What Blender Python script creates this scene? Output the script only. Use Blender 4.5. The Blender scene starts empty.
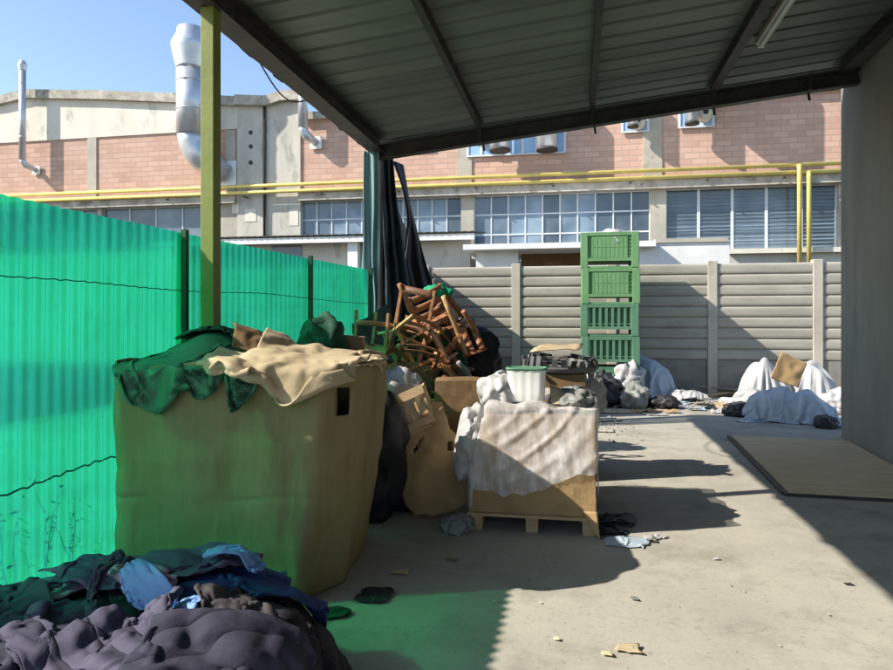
import bpy, bmesh, math, random
import numpy as np
from mathutils import Vector, Matrix, Euler, noise as mn

random.seed(7)
R = math.radians
scene = bpy.context.scene
col = scene.collection

# ------------------------------------------------------------------ camera, sky, sun, exposure
CAM_H = 1.65
YAW = R(10.7)
FPX, CX, VH = 690.0, 446.5, 321.0          # focal length in photo pixels, image centre, horizon row
cam = bpy.data.cameras.new("camera")
cam.sensor_width = 36.0
cam.lens = FPX / 893.0 * 36.0
cam.shift_y = -(335.0 - VH) / 893.0
cam.clip_end = 600.0
cam_ob = bpy.data.objects.new("camera", cam)
col.objects.link(cam_ob)
cam_ob.location = (0, 0, CAM_H)
cam_ob.rotation_euler = (R(90), 0, YAW)
scene.camera = cam_ob

SUN = Vector((1.17, 0.52, -1.0)).normalized()     # direction the sunlight travels
elev = math.asin(-SUN.z)
to_sun = -SUN
world = bpy.data.worlds.new("World")
scene.world = world
world.use_nodes = True
wn = world.node_tree
wn.nodes.clear()
sky = wn.nodes.new("ShaderNodeTexSky")
sky.sky_type = 'NISHITA'
sky.sun_disc = False
sky.sun_elevation = elev
sky.sun_rotation = math.atan2(to_sun.x, to_sun.y)
sky.air_density = 1.0
sky.dust_density = 0.6
sky.ozone_density = 1.6
bg = wn.nodes.new("ShaderNodeBackground")
bg.inputs["Strength"].default_value = 0.13
wo = wn.nodes.new("ShaderNodeOutputWorld")
wn.links.new(sky.outputs[0], bg.inputs["Color"])
wn.links.new(bg.outputs[0], wo.inputs["Surface"])

sl = bpy.data.lights.new("sun", 'SUN')
sl.energy = 4.7
sl.angle = R(0.5)
sl.color = (1.0, 0.93, 0.82)
so = bpy.data.objects.new("sun", sl)
col.objects.link(so)
so.location = (-12, -6, 14)
so.rotation_euler = SUN.to_track_quat('-Z', 'Y').to_euler()

scene.view_settings.view_transform = 'Standard'
scene.view_settings.look = 'None'
scene.view_settings.exposure = 0.92
scene.view_settings.gamma = 1.0
scene.view_settings.use_curve_mapping = False
scene.render.engine = 'CYCLES'
scene.cycles.use_denoising = True
scene.cycles.max_bounces = 10
scene.cycles.diffuse_bounces = 6
scene.cycles.transparent_max_bounces = 12
scene.cycles.sample_clamp_indirect = 12.0

# ------------------------------------------------------------------ measuring helpers (photo survey -> metres)
FW = Vector((-math.sin(YAW), math.cos(YAW), 0))
RT = Vector((math.cos(YAW), math.sin(YAW), 0))

def PD(u, v, D):
    p = FW * D + RT * ((u - CX) / FPX * D)
    p.z = CAM_H - (v - VH) / FPX * D
    return p

def PY(u, v, Y):
    k = FW.y + RT.y * (u - CX) / FPX
    return PD(u, v, Y / k)

def PG(u, v, z=0.0):
    return PD(u, v, FPX * (CAM_H - z) / (v - VH))

# ------------------------------------------------------------------ materials
def _n(t, typ, **kw):
    n = t.nodes.new(typ)
    for k, v in kw.items():
        n.inputs[k].default_value = v
    return n

def M(name, c1, c2=None, scale=4.0, rough=0.8, bump=0.15, bscale=None, metal=0.0, spec=0.3, detail=7.0,
      lo=0.35, hi=0.65, stretch=(1, 1, 1), c3=None, c3scale=1.2, c3lo=0.55, c3hi=0.7, bdist=0.02, transl=0.0, alpha=None):
    m = bpy.data.materials.new(name)
    m.use_nodes = True
    t = m.node_tree
    p = t.nodes["Principled BSDF"]
    p.inputs["Roughness"].default_value = rough
    p.inputs["Metallic"].default_value = metal
    p.inputs["Specular IOR Level"].default_value = spec
    tc = t.nodes.new("ShaderNodeTexCoord")
    mp = _n(t, "ShaderNodeMapping", Scale=stretch)
    t.links.new(tc.outputs["Object"], mp.inputs[0])
    vec = mp.outputs[0]
    c = None
    if c2 is not None:
        nz = _n(t, "ShaderNodeTexNoise", Scale=scale, Detail=detail, Roughness=0.62)
        t.links.new(vec, nz.inputs["Vector"])
        cr = t.nodes.new("ShaderNodeValToRGB")
        cr.color_ramp.elements[0].position = lo
        cr.color_ramp.elements[1].position = hi
        cr.color_ramp.elements[0].color = (*c1, 1)
        cr.color_ramp.elements[1].color = (*c2, 1)
        t.links.new(nz.outputs["Fac"], cr.inputs[0])
        c = cr.outputs[0]
        if c3 is not None:
            n3 = _n(t, "ShaderNodeTexNoise", Scale=c3scale, Detail=6.0, Roughness=0.7)
            t.links.new(vec, n3.inputs["Vector"])
            mr = _n(t, "ShaderNodeMapRange", **{"From Min": c3lo, "From Max": c3hi})
            t.links.new(n3.outputs["Fac"], mr.inputs["Value"])
            mx = t.nodes.new("ShaderNodeMix"); mx.data_type = 'RGBA'
            t.links.new(mr.outputs[0], mx.inputs["Factor"])
            t.links.new(c, mx.inputs[6])
            mx.inputs[7].default_value = (*c3, 1)
            c = mx.outputs[2]
        t.links.new(c, p.inputs["Base Color"])
    else:
        p.inputs["Base Color"].default_value = (*c1, 1)
    if bump:
        nb = _n(t, "ShaderNodeTexNoise", Scale=bscale or scale * 4, Detail=6.0, Roughness=0.6)
        t.links.new(vec, nb.inputs["Vector"])
        b = _n(t, "ShaderNodeBump", Strength=bump, Distance=bdist)
        t.links.new(nb.outputs["Fac"], b.inputs["Height"])
        t.links.new(b.outputs[0], p.inputs["Normal"])
    out = t.nodes["Material Output"]
    sh = p.outputs[0]
    if transl:
        tr = t.nodes.new("ShaderNodeBsdfTranslucent")
        if c is not None: t.links.new(c, tr.inputs["Color"])
        else: tr.inputs["Color"].default_value = (*c1, 1)
        ms = _n(t, "ShaderNodeMixShader", Fac=transl)
        t.links.new(sh, ms.inputs[1]); t.links.new(tr.outputs[0], ms.inputs[2])
        sh = ms.outputs[0]
    if alpha is not None:
        tp = t.nodes.new("ShaderNodeBsdfTransparent")
        tp.inputs["Color"].default_value = (*alpha[1], 1)
        ms = _n(t, "ShaderNodeMixShader", Fac=alpha[0])
        t.links.new(sh, ms.inputs[1]); t.links.new(tp.outputs[0], ms.inputs[2])
        sh = ms.outputs[0]
    t.links.new(sh, out.inputs["Surface"])
    return m

def floor_material():
    m = M("concrete_floor", (0.305, 0.288, 0.245), (0.41, 0.388, 0.332), scale=0.9, rough=0.85, bump=0.25, bscale=35, lo=0.3, hi=0.7,
          c3=(0.165, 0.15, 0.122), c3scale=1.1, c3lo=0.50, c3hi=0.80, bdist=0.01)
    t = m.node_tree
    p = t.nodes["Principled BSDF"]
    src = p.inputs["Base Color"].links[0].from_socket
    tc = t.nodes["Texture Coordinate"]
    # fine dark specks
    v = _n(t, "ShaderNodeTexNoise", Scale=24.0, Detail=5.0, Roughness=0.7)
    t.links.new(tc.outputs["Object"], v.inputs["Vector"])
    mr = _n(t, "ShaderNodeMapRange", **{"From Min": 0.57, "From Max": 0.74, "To Max": 0.7})
    t.links.new(v.outputs["Fac"], mr.inputs["Value"])
    mx = t.nodes.new("ShaderNodeMix"); mx.data_type = 'RGBA'
    t.links.new(mr.outputs[0], mx.inputs["Factor"]); t.links.new(src, mx.inputs[6])
    mx.inputs[7].default_value = (0.14, 0.125, 0.10, 1)
    # thin cracks
    vo = t.nodes.new("ShaderNodeTexVoronoi"); vo.feature = 'DISTANCE_TO_EDGE'
    vo.inputs["Scale"].default_value = 0.42
    wv = _n(t, "ShaderNodeTexNoise", Scale=2.2, Detail=5.0)
    t.links.new(tc.outputs["Object"], wv.inputs["Vector"])
    va = t.nodes.new("ShaderNodeVectorMath"); va.operation = 'MULTIPLY_ADD'
    t.links.new(wv.outputs["Color"], va.inputs[0]); va.inputs[1].default_value = (0.7, 0.7, 0.7)
    t.links.new(tc.outputs["Object"], va.inputs[2])
    t.links.new(va.outputs[0], vo.inputs["Vector"])
    m2 = _n(t, "ShaderNodeMapRange", **{"From Min": 0.0, "From Max": 0.004, "To Min": 0.22, "To Max": 0.0})
    t.links.new(vo.outputs["Distance"], m2.inputs["Value"])
    mx2 = t.nodes.new("ShaderNodeMix"); mx2.data_type = 'RGBA'
    t.links.new(m2.outputs[0], mx2.inputs["Factor"]); t.links.new(mx.outputs[2], mx2.inputs[6])
    mx2.inputs[7].default_value = (0.13, 0.115, 0.09, 1)
    t.links.new(mx2.outputs[2], p.inputs["Base Color"])
    return m

def brick_material():
    m = bpy.data.materials.new("pink_brick"); m.use_nodes = True
    t = m.node_tree; p = t.nodes["Principled BSDF"]
    p.inputs["Roughness"].default_value = 0.9
    p.inputs["Specular IOR Level"].default_value = 0.15
    tc = t.nodes.new("ShaderNodeTexCoord")
    sx = t.nodes.new("ShaderNodeSeparateXYZ"); cx = t.nodes.new("ShaderNodeCombineXYZ")
    t.links.new(tc.outputs["Object"], sx.inputs[0])
    t.links.new(sx.outputs["X"], cx.inputs["X"]); t.links.new(sx.outputs["Z"], cx.inputs["Y"])
    br = t.nodes.new("ShaderNodeTexBrick")
    br.inputs["Color1"].default_value = (0.60, 0.395, 0.31, 1)
    br.inputs["Color2"].default_value = (0.47, 0.29, 0.22, 1)
    br.inputs["Mortar"].default_value = (0.40, 0.285, 0.235, 1)
    br.inputs["Scale"].default_value = 1.0
    br.inputs["Mortar Size"].default_value = 0.016
    br.inputs["Brick Width"].default_value = 0.50
    br.inputs["Row Height"].default_value = 0.19
    t.links.new(cx.outputs[0], br.inputs["Vector"])
    nz = _n(t, "ShaderNodeTexNoise", Scale=0.8, Detail=8.0, Roughness=0.7)
    t.links.new(tc.outputs["Object"], nz.inputs["Vector"])
    mr = _n(t, "ShaderNodeMapRange", **{"From Min": 0.35, "From Max": 0.7, "To Max": 0.45})
    t.links.new(nz.outputs["Fac"], mr.inputs["Value"])
    mx = t.nodes.new("ShaderNodeMix"); mx.data_type = 'RGBA'
    t.links.new(mr.outputs[0], mx.inputs["Factor"]); t.links.new(br.outputs["Color"], mx.inputs[6])
    mx.inputs[7].default_value = (0.58, 0.43, 0.355, 1)
    t.links.new(mx.outputs[2], p.inputs["Base Color"])
    b = _n(t, "ShaderNodeBump", Strength=0.5, Distance=0.02)
    inv = t.nodes.new("ShaderNodeMath"); inv.operation = 'SUBTRACT'; inv.inputs[0].default_value = 1.0
    t.links.new(br.outputs["Fac"], inv.inputs[1])
    t.links.new(inv.outputs[0], b.inputs["Height"]); t.links.new(b.outputs[0], p.inputs["Normal"])
    return m

def film_material():
    m = M("stretch_film", (0.66, 0.62, 0.59), (0.80, 0.77, 0.75), scale=4, rough=0.18, bump=0.12, bscale=9, spec=0.7, stretch=(3, 3, 0.8))
    t = m.node_tree; p = t.nodes["Principled BSDF"]; out = t.nodes["Material Output"]
    tc = t.nodes["Texture Coordinate"]
    mp = _n(t, "ShaderNodeMapping", Scale=(2.6, 2.6, 0.7), Rotation=(0.0, 0.45, 0.0))
    t.links.new(tc.outputs["Object"], mp.inputs[0])
    nz = _n(t, "ShaderNodeTexNoise", Scale=4.5, Detail=7.0, Roughness=0.7)
    t.links.new(mp.outputs[0], nz.inputs["Vector"])
    mr = _n(t, "ShaderNodeMapRange", **{"From Min": 0.36, "From Max": 0.62, "To Min": 0.26, "To Max": 0.68})
    t.links.new(nz.outputs["Fac"], mr.inputs["Value"])
    tp = t.nodes.new("ShaderNodeBsdfTransparent")
    ms = t.nodes.new("ShaderNodeMixShader")
    t.links.new(mr.outputs[0], ms.inputs["Fac"]); t.links.new(p.outputs[0], ms.inputs[1]); t.links.new(tp.outputs[0], ms.inputs[2])
    t.links.new(ms.outputs[0], out.inputs["Surface"])
    return m

def fence_material():
    m = M("green_plastic", (0.018, 0.25, 0.225), (0.028, 0.37, 0.345), scale=2.2, rough=0.45, bump=0.3, bscale=26, spec=0.3, transl=0.72, stretch=(1, 1, 0.6),
          c3=(0.02, 0.15, 0.10), c3scale=3.4, c3lo=0.56, c3hi=0.74, alpha=(0.17, (0.05, 0.80, 0.38)))
    # part of the sunlight goes on through the sheet, spread but still forward
    t = m.node_tree; out = t.nodes["Material Output"]
    src = out.inputs["Surface"].links[0].from_socket
    rf = t.nodes.new("ShaderNodeBsdfRefraction")
    rf.inputs["Color"].default_value = (0.02, 0.90, 0.34, 1)
    rf.inputs["Roughness"].default_value = 0.62
    rf.inputs["IOR"].default_value = 1.03
    ms = _n(t, "ShaderNodeMixShader", Fac=0.50)
    t.links.new(src, ms.inputs[1]); t.links.new(rf.outputs[0], ms.inputs[2]); t.links.new(ms.outputs[0], out.inputs["Surface"])
    return m

MT = dict(
    floor=floor_material(), brick=brick_material(), fence=fence_material(), film=film_material(),
    asphalt=M("yard_asphalt", (0.06, 0.06, 0.055), (0.09, 0.088, 0.08), scale=1.5),
    concrete=M("pale_concrete", (0.37, 0.34, 0.28), (0.47, 0.44, 0.37), scale=1.3, c3=(0.24, 0.22, 0.18), c3scale=1.0, c3lo=0.56, c3hi=0.75),
    panelc=M("panel_concrete", (0.285, 0.27, 0.23), (0.375, 0.355, 0.305), scale=1.6, rough=0.9, bump=0.25, bscale=40,
             c3=(0.25, 0.225, 0.17), c3scale=2.2, c3lo=0.55, c3hi=0.75, stretch=(0.5, 1, 2.0)),
    plinth=M("plinth_concrete", (0.17, 0.165, 0.145), (0.26, 0.25, 0.215), scale=2.0),
    plaster=M("grey_plaster", (0.175, 0.168, 0.143), (0.25, 0.243, 0.21), scale=0.9, rough=0.92, bump=0.2, bscale=18, stretch=(1, 1, 0.35),
              c3=(0.125, 0.128, 0.112), c3scale=0.8, c3lo=0.55, c3hi=0.8),
    render_=M("cream_render", (0.62, 0.58, 0.49), (0.72, 0.69, 0.60), scale=0.9, c3=(0.40, 0.37, 0.31), c3scale=1.4, stretch=(1, 1, 0.5)),
    greyrender=M("grey_render", (0.46, 0.44, 0.385), (0.57, 0.545, 0.48), scale=1.1, c3=(0.28, 0.265, 0.23), c3scale=1.2, stretch=(1, 1, 0.4)),
    white=M("white_paint", (0.66, 0.66, 0.64), (0.76, 0.76, 0.74), scale=2.0, rough=0.7, bump=0.05),
    stone=M("coping_stone", (0.30, 0.27, 0.22), (0.52, 0.48, 0.41), scale=2.5, c3=(0.16, 0.14, 0.12), c3scale=1.8, c3lo=0.55, c3hi=0.68),
    frame=M("window_paint", (0.58, 0.62, 0.66), (0.68, 0.70, 0.72), scale=3, rough=0.5, bump=0),
    glass=M("window_glass", (0.09, 0.13, 0.18), (0.18, 0.235, 0.29), scale=0.9, rough=0.12, bump=0.03, bscale=2, spec=0.6, detail=2),
    glass2=M("window_glass_dark", (0.075, 0.105, 0.135), (0.125, 0.16, 0.195), scale=1.4, rough=0.15, bump=0.03, bscale=2, spec=0.6, detail=2),
    bluep=M("blue_panel", (0.24, 0.42, 0.66), (0.32, 0.50, 0.72), scale=2, rough=0.5, bump=0.05),
    yellow=M("yellow_paint", (0.68, 0.55, 0.17), (0.56, 0.44, 0.12), scale=2.5, rough=0.5, bump=0.05),
    silver=M("galvanised_duct", (0.52, 0.55, 0.60), (0.66, 0.68, 0.72), scale=2.2, rough=0.38, bump=0.06, bscale=5, metal=0.6, spec=0.5),
    rooftin=M("roof_tin", (0.10, 0.122, 0.105), (0.155, 0.178, 0.155), scale=0.8, rough=0.5, bump=0.08, bscale=5, metal=0.15,
              stretch=(0.3, 1.4, 1), c3=(0.07, 0.085, 0.07), c3scale=0.9, c3lo=0.5, c3hi=0.75),
    dsteel=M("dark_steel", (0.035, 0.035, 0.03), (0.065, 0.06, 0.05), scale=5, rough=0.6, bump=0.1, metal=0.2, c3=(0.09, 0.05, 0.03), c3scale=6, c3lo=0.6, c3hi=0.75),
    brownsteel=M("rusty_steel", (0.055, 0.045, 0.035), (0.10, 0.08, 0.06), scale=5, rough=0.7, bump=0.1),
    ygreen=M("yellow_green_paint", (0.15, 0.185, 0.038), (0.20, 0.23, 0.06), scale=3, rough=0.5, bump=0.1, c3=(0.17, 0.15, 0.05), c3scale=5, c3lo=0.62, c3hi=0.75),
    lampw=M("lamp_housing", (0.44, 0.43, 0.36), (0.50, 0.49, 0.42), scale=4, rough=0.5, bump=0),
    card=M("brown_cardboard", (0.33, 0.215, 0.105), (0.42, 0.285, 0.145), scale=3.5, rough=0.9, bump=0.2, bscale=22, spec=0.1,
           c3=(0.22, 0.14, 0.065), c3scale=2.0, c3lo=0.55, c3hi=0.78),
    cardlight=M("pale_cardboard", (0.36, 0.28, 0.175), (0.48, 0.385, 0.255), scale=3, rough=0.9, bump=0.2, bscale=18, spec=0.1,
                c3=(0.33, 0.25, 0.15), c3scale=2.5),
    carddark=M("dark_brown_cardboard", (0.15, 0.095, 0.05), (0.22, 0.145, 0.075), scale=3, rough=0.9, bump=0.25, spec=0.1),  # same brown as the plain cardboard, only darker
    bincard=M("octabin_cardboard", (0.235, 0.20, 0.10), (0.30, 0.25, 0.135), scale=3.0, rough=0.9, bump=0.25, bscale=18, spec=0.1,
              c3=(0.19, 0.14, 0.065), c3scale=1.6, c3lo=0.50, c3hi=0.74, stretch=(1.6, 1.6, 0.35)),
    wood=M("pale_wood", (0.38, 0.26, 0.14), (0.50, 0.36, 0.21), scale=6, stretch=(0.3, 3, 3), rough=0.8, bump=0.1),
    greywood=M("weathered_wood", (0.22, 0.19, 0.16), (0.33, 0.29, 0.25), scale=6, rough=0.9, stretch=(1, 4, 4), bump=0.2),
    chairwood=M("orange_wood", (0.27, 0.105, 0.048), (0.40, 0.185, 0.09), scale=9, rough=0.45, bump=0.15, spec=0.4, c3=(0.09, 0.035, 0.018), c3scale=7, c3lo=0.5, c3hi=0.7),
    chairbrown=M("brown_wood", (0.11, 0.048, 0.025), (0.19, 0.085, 0.045), scale=7, rough=0.5, bump=0.05, spec=0.4),
    chairgold=M("honey_wood", (0.40, 0.22, 0.09), (0.54, 0.32, 0.15), scale=9, rough=0.45, bump=0.15, spec=0.4, c3=(0.16, 0.08, 0.035), c3scale=7, c3lo=0.52, c3hi=0.7),
    bin_a=M("green_bin_plastic", (0.115, 0.265, 0.11), (0.16, 0.32, 0.15), scale=3, rough=0.55, bump=0.05),
    bin_b=M("faded_green_bin_plastic", (0.075, 0.185, 0.11), (0.11, 0.235, 0.15), scale=3, rough=0.6, bump=0.05),
    navy=M("navy_tarpaulin", (0.02, 0.034, 0.045), (0.035, 0.06, 0.075), scale=2.5, rough=0.55, bump=0.15, bscale=14, c3=(0.012, 0.012, 0.014), c3scale=1.2, c3lo=0.45, c3hi=0.6),
    black=M("black_tarpaulin", (0.010, 0.011, 0.013), (0.022, 0.024, 0.028), scale=2.5, rough=0.55, bump=0.15, bscale=14),
    teal=M("grey_teal_cloth", (0.10, 0.20, 0.21), (0.17, 0.29, 0.30), scale=3, rough=0.8, bump=0.2, bscale=20, stretch=(2, 2, 0.3)),
    wire=M("green_wire", (0.008, 0.14, 0.10), (0.015, 0.19, 0.14), scale=5, rough=0.6),
    net=M("dark_green_net", (0.008, 0.045, 0.025), (0.018, 0.10, 0.055), scale=5, rough=0.7, bump=0.3, bscale=60, transl=0.15),
    greentarp=M("green_tarpaulin", (0.05, 0.19, 0.095), (0.09, 0.27, 0.15), scale=3, rough=0.55, bump=0.15, bscale=16, transl=0.2,
                c3=(0.012, 0.04, 0.022), c3scale=3.5, c3lo=0.52, c3hi=0.62),
    brightgreen=M("bright_green_net", (0.015, 0.33, 0.17), (0.03, 0.42, 0.23), scale=5, rough=0.7, transl=0.3),
    sack=M("white_woven_sack", (0.42, 0.42, 0.42), (0.56, 0.56, 0.56), scale=3, rough=0.38, bump=0.3, bscale=10, transl=0.2, spec=0.5, c3=(0.38, 0.37, 0.34), c3scale=2.2),
    bluesack=M("pale_blue_plastic", (0.36, 0.45, 0.54), (0.52, 0.59, 0.66), scale=2.5, rough=0.35, bump=0.3, bscale=9, transl=0.2, spec=0.5, c3=(0.28, 0.36, 0.45), c3scale=2.5),
    greyplastic=M("grey_plastic_bag", (0.16, 0.165, 0.155), (0.25, 0.255, 0.24), scale=4, rough=0.45, bump=0.2, bscale=15),
    darkplastic=M("black_plastic", (0.02, 0.02, 0.022), (0.05, 0.05, 0.052), scale=5, rough=0.4, bump=0.08),
    greyp=M("grey_crate_plastic", (0.10, 0.10, 0.105), (0.16, 0.16, 0.165), scale=5, rough=0.5, bump=0.05),
    ochre=M("plywood_sheet", (0.52, 0.41, 0.25), (0.62, 0.50, 0.32), scale=1.6, rough=0.85, bump=0.15, stretch=(1, 3, 1), c3=(0.46, 0.37, 0.25), c3scale=1.5),
    rubble=M("rubble_grey", (0.25, 0.23, 0.20), (0.42, 0.39, 0.34), scale=9, rough=0.95),
)

def cloth_mat(name, a, b, **kw):
    d = dict(scale=3.0, rough=0.72, bump=0.5, bscale=22, spec=0.22, bdist=0.008)
    d.update(kw)
    return M(name, a, b, **d)
CL = dict(
    mauve=cloth_mat("mauve_grey_nylon", (0.058, 0.052, 0.082), (0.088, 0.08, 0.12), rough=0.85),
    dark=cloth_mat("charcoal_nylon", (0.028, 0.026, 0.042), (0.046, 0.043, 0.068), rough=0.85),
    pink=cloth_mat("dusty_pink_cloth", (0.27, 0.16, 0.22), (0.34, 0.215, 0.28)),
    plum=cloth_mat("plum_grey_cloth", (0.17, 0.09, 0.17), (0.23, 0.13, 0.225)),
    teal=cloth_mat("dark_teal_cloth", (0.055, 0.04, 0.08), (0.085, 0.065, 0.115)),
    blue=cloth_mat("sky_blue_cloth", (0.13, 0.24, 0.48), (0.21, 0.34, 0.60)),
    navy=cloth_mat("navy_cloth", (0.012, 0.022, 0.08), (0.025, 0.05, 0.17)),
    black=cloth_mat("black_cloth", (0.010, 0.009, 0.012), (0.022, 0.02, 0.026)),
    taupe=cloth_mat("taupe_cloth", (0.045, 0.038, 0.04), (0.075, 0.063, 0.064)),
)

for _g in ('glass', 'glass2'):
    t = MT[_g].node_tree; p = t.nodes["Principled BSDF"]
    src = p.inputs["Base Color"].links[0].from_socket
    ge = t.nodes.new("ShaderNodeNewGeometry")
    mr = _n(t, "ShaderNodeMapRange", **{"To Min": 0.35, "To Max": 1.5})
    t.links.new(ge.outputs["Random Per Island"], mr.inputs["Value"])
    vm = t.nodes.new("ShaderNodeVectorMath"); vm.operation = 'SCALE'
    t.links.new(src, vm.inputs[0]); t.links.new(mr.outputs[0], vm.inputs["Scale"])
    t.links.new(vm.outputs[0], p.inputs["Base Color"])

for _g, _rot in (('mauve', 0.5), ('dark', -0.7), ('black', 0.9), ('plum', 0.2)):
    t = CL[_g].node_tree; p = t.nodes["Principled BSDF"]
    prev = p.inputs["Normal"].links[0].from_socket
    tc = t.nodes["Texture Coordinate"]
    mp = _n(t, "ShaderNodeMapping", Rotation=(0, 0, _rot))
    t.links.new(tc.outputs["Object"], mp.inputs[0])
    wv = t.nodes.new("ShaderNodeTexWave"); wv.wave_type = 'BANDS'; wv.bands_direction = 'Y'
    wv.inputs["Scale"].default_value = 2.7; wv.inputs["Distortion"].default_value = 2.2; wv.inputs["Detail"].default_value = 2.0; wv.inputs["Detail Scale"].default_value = 1.2
    t.links.new(mp.outputs[0], wv.inputs["Vector"])
    pw = t.nodes.new("ShaderNodeMath"); pw.operation = 'POWER'; pw.inputs[1].default_value = 0.35
    t.links.new(wv.outputs["Fac"], pw.inputs[0])
    bp = _n(t, "ShaderNodeBump", Strength=0.9, Distance=0.02)
    t.links.new(pw.outputs[0], bp.inputs["Height"]); t.links.new(prev, bp.inputs["Normal"]); t.links.new(bp.outputs[0], p.inputs["Normal"])

# ------------------------------------------------------------------ object helpers
def tag(o, label=None, cat=None, group=None, kind=None):
    if label: o["label"] = label
    if cat: o["category"] = cat
    if group: o["group"] = group
    if kind: o["kind"] = kind
    return o

def thing(name, label, cat, loc=(0, 0, 0), rot=(0, 0, 0), group=None):
    o = bpy.data.objects.new(name, None)
    o.empty_display_size = 0.2
    col.objects.link(o)
    o.location = loc
    o.rotation_euler = rot
    return tag(o, label, cat, group)

def inv_of(o):
    m = Matrix.LocRotScale(o.location, o.rotation_euler, o.scale)
    if o.parent: m = Matrix.LocRotScale(o.parent.location, o.parent.rotation_euler, o.parent.scale) @ m
    return m.inverted()

class MB:
    def __init__(s): s.v = []; s.f = []; s.sm = []
    def add(s, vs, fs, smooth=False):
        b = len(s.v)
        s.v.extend(Vector(p) for p in vs)
        s.f.extend([tuple(i + b for i in f) for f in fs])
        s.sm.extend([smooth] * len(fs))
        return s
    def box(s, lo, hi, rot=None, c=None):
        x0, y0, z0 = lo; x1, y1, z1 = hi
        vs = [Vector(p) for p in ((x0,y0,z0),(x1,y0,z0),(x1,y1,z0),(x0,y1,z0),(x0,y0,z1),(x1,y0,z1),(x1,y1,z1),(x0,y1,z1))]
        if rot is not None: vs = [rot @ p for p in vs]
        if c is not None: vs = [p + Vector(c) for p in vs]
        return s.add(vs, [(0,3,2,1),(4,5,6,7),(0,1,5,4),(1,2,6,5),(2,3,7,6),(3,0,4,7)])
    def bar(s, p, q, w, h, up=(0, 0, 1), w2=None, h2=None):
        p = Vector(p); q = Vector(q); d = (q - p).normalized()
        up = Vector(up)
        if abs(d.dot(up)) > 0.98: up = Vector((1, 0, 0))
        a = d.cross(up).normalized(); b = a.cross(d).normalized()
        w2 = w if w2 is None else w2; h2 = h if h2 is None else h2
        vs = []
        for c, ww, hh in ((p, w, h), (q, w2, h2)):
            vs += [c - a*ww/2 - b*hh/2, c + a*ww/2 - b*hh/2, c + a*ww/2 + b*hh/2, c - a*ww/2 + b*hh/2]
        return s.add(vs, [(0,1,2,3),(7,6,5,4),(0,4,5,1),(1,5,6,2),(2,6,7,3),(3,7,4,0)])
    def tube(s, pts, rad, n=12, caps=True):
        pts = [Vector(p) for p in pts]
        if not hasattr(rad, '__len__'): rad = [rad] * len(pts)
        vs = []; fs = []
        ref = None
        for i, p in enumerate(pts):
            d = (pts[min(i+1, len(pts)-1)] - pts[max(i-1, 0)]).normalized()
            if ref is None:
                ref = Vector((0, 0, 1)) if abs(d.z) < 0.9 else Vector((1, 0, 0))
            a = (ref - d * ref.dot(d)).normalized(); b = d.cross(a); ref = a
            for k in range(n):
                t = 2*math.pi*k/n
                vs.append(p + (a*math.cos(t) + b*math.sin(t)) * rad[i])
        for i in range(len(pts)-1):
            for k in range(n):
                fs.append((i*n+k, i*n+(k+1) % n, (i+1)*n+(k+1) % n, (i+1)*n+k))
        s.add(vs, fs, True)
        if caps:
            b = len(s.v) - len(vs)
            s.f.append(tuple(b + k for k in reversed(range(n)))); s.sm.append(False)
            s.f.append(tuple(b + (len(pts)-1)*n + k for k in range(n))); s.sm.append(False)
        return s
    def grid(s, fn, nu, nv, smooth=True, close_u=False):
        vs = [Vector(fn(i/nu, j/nv)) for j in range(nv+1) for i in range(nu+1)]
        fs = [(j*(nu+1)+i, j*(nu+1)+i+1, (j+1)*(nu+1)+i+1, (j+1)*(nu+1)+i) for j in range(nv) for i in range(nu)]
        return s.add(vs, fs, smooth)
    def build(s, name, mat, parent=None, solid=None, sub=0, bevel=None, origin=None):
        vs = s.v
        if parent is not None:
            im = inv_of(parent); vs = [im @ p for p in vs]
        elif origin is not None:
            o_ = Vector(origin); vs = [p - o_ for p in vs]
        me = bpy.data.meshes.new(name)
        me.from_pydata([tuple(p) for p in vs], [], s.f)
        me.polygons.foreach_set("use_smooth", s.sm)
        me.materials.append(mat)
        me.update()
        o = bpy.data.objects.new(name, me)
        col.objects.link(o)
        if parent is not None: o.parent = parent
        elif origin is not None: o.location = origin
        if sub:
            md = o.modifiers.new("sub", 'SUBSURF'); md.levels = sub; md.render_levels = sub
        if solid:
            md = o.modifiers.new("solid", 'SOLIDIFY'); md.thickness = solid; md.offset = 0
        if bevel:
            md = o.modifiers.new("bevel", 'BEVEL'); md.width = bevel; md.segments = 2; md.limit_method = 'ANGLE'
        return o

def nz3(p, s=1.0, seed=0.0):
    return mn.noise(Vector((p[0]*s + seed*13.7, p[1]*s + seed*7.3, p[2]*s - seed*3.1)))

def ridge(p, s=1.0, seed=0.0):
    return 1.0 - abs(nz3(p, s, seed)) * 2.2

_ICO = {}
def _ico(sub):
    if sub not in _ICO:
        bm = bmesh.new(); bmesh.ops.create_icosphere(bm, subdivisions=sub, radius=1.0)
        bm.verts.index_update()
        co = np.array([v.co[:] for v in bm.verts]); ed = np.array([[e.verts[0].index, e.verts[1].index] for e in bm.edges])
        fc = [tuple(v.index for v in f.verts) for f in bm.faces]; bm.free()
        _ICO[sub] = (co, ed, fc)
    return _ICO[sub]

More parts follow.
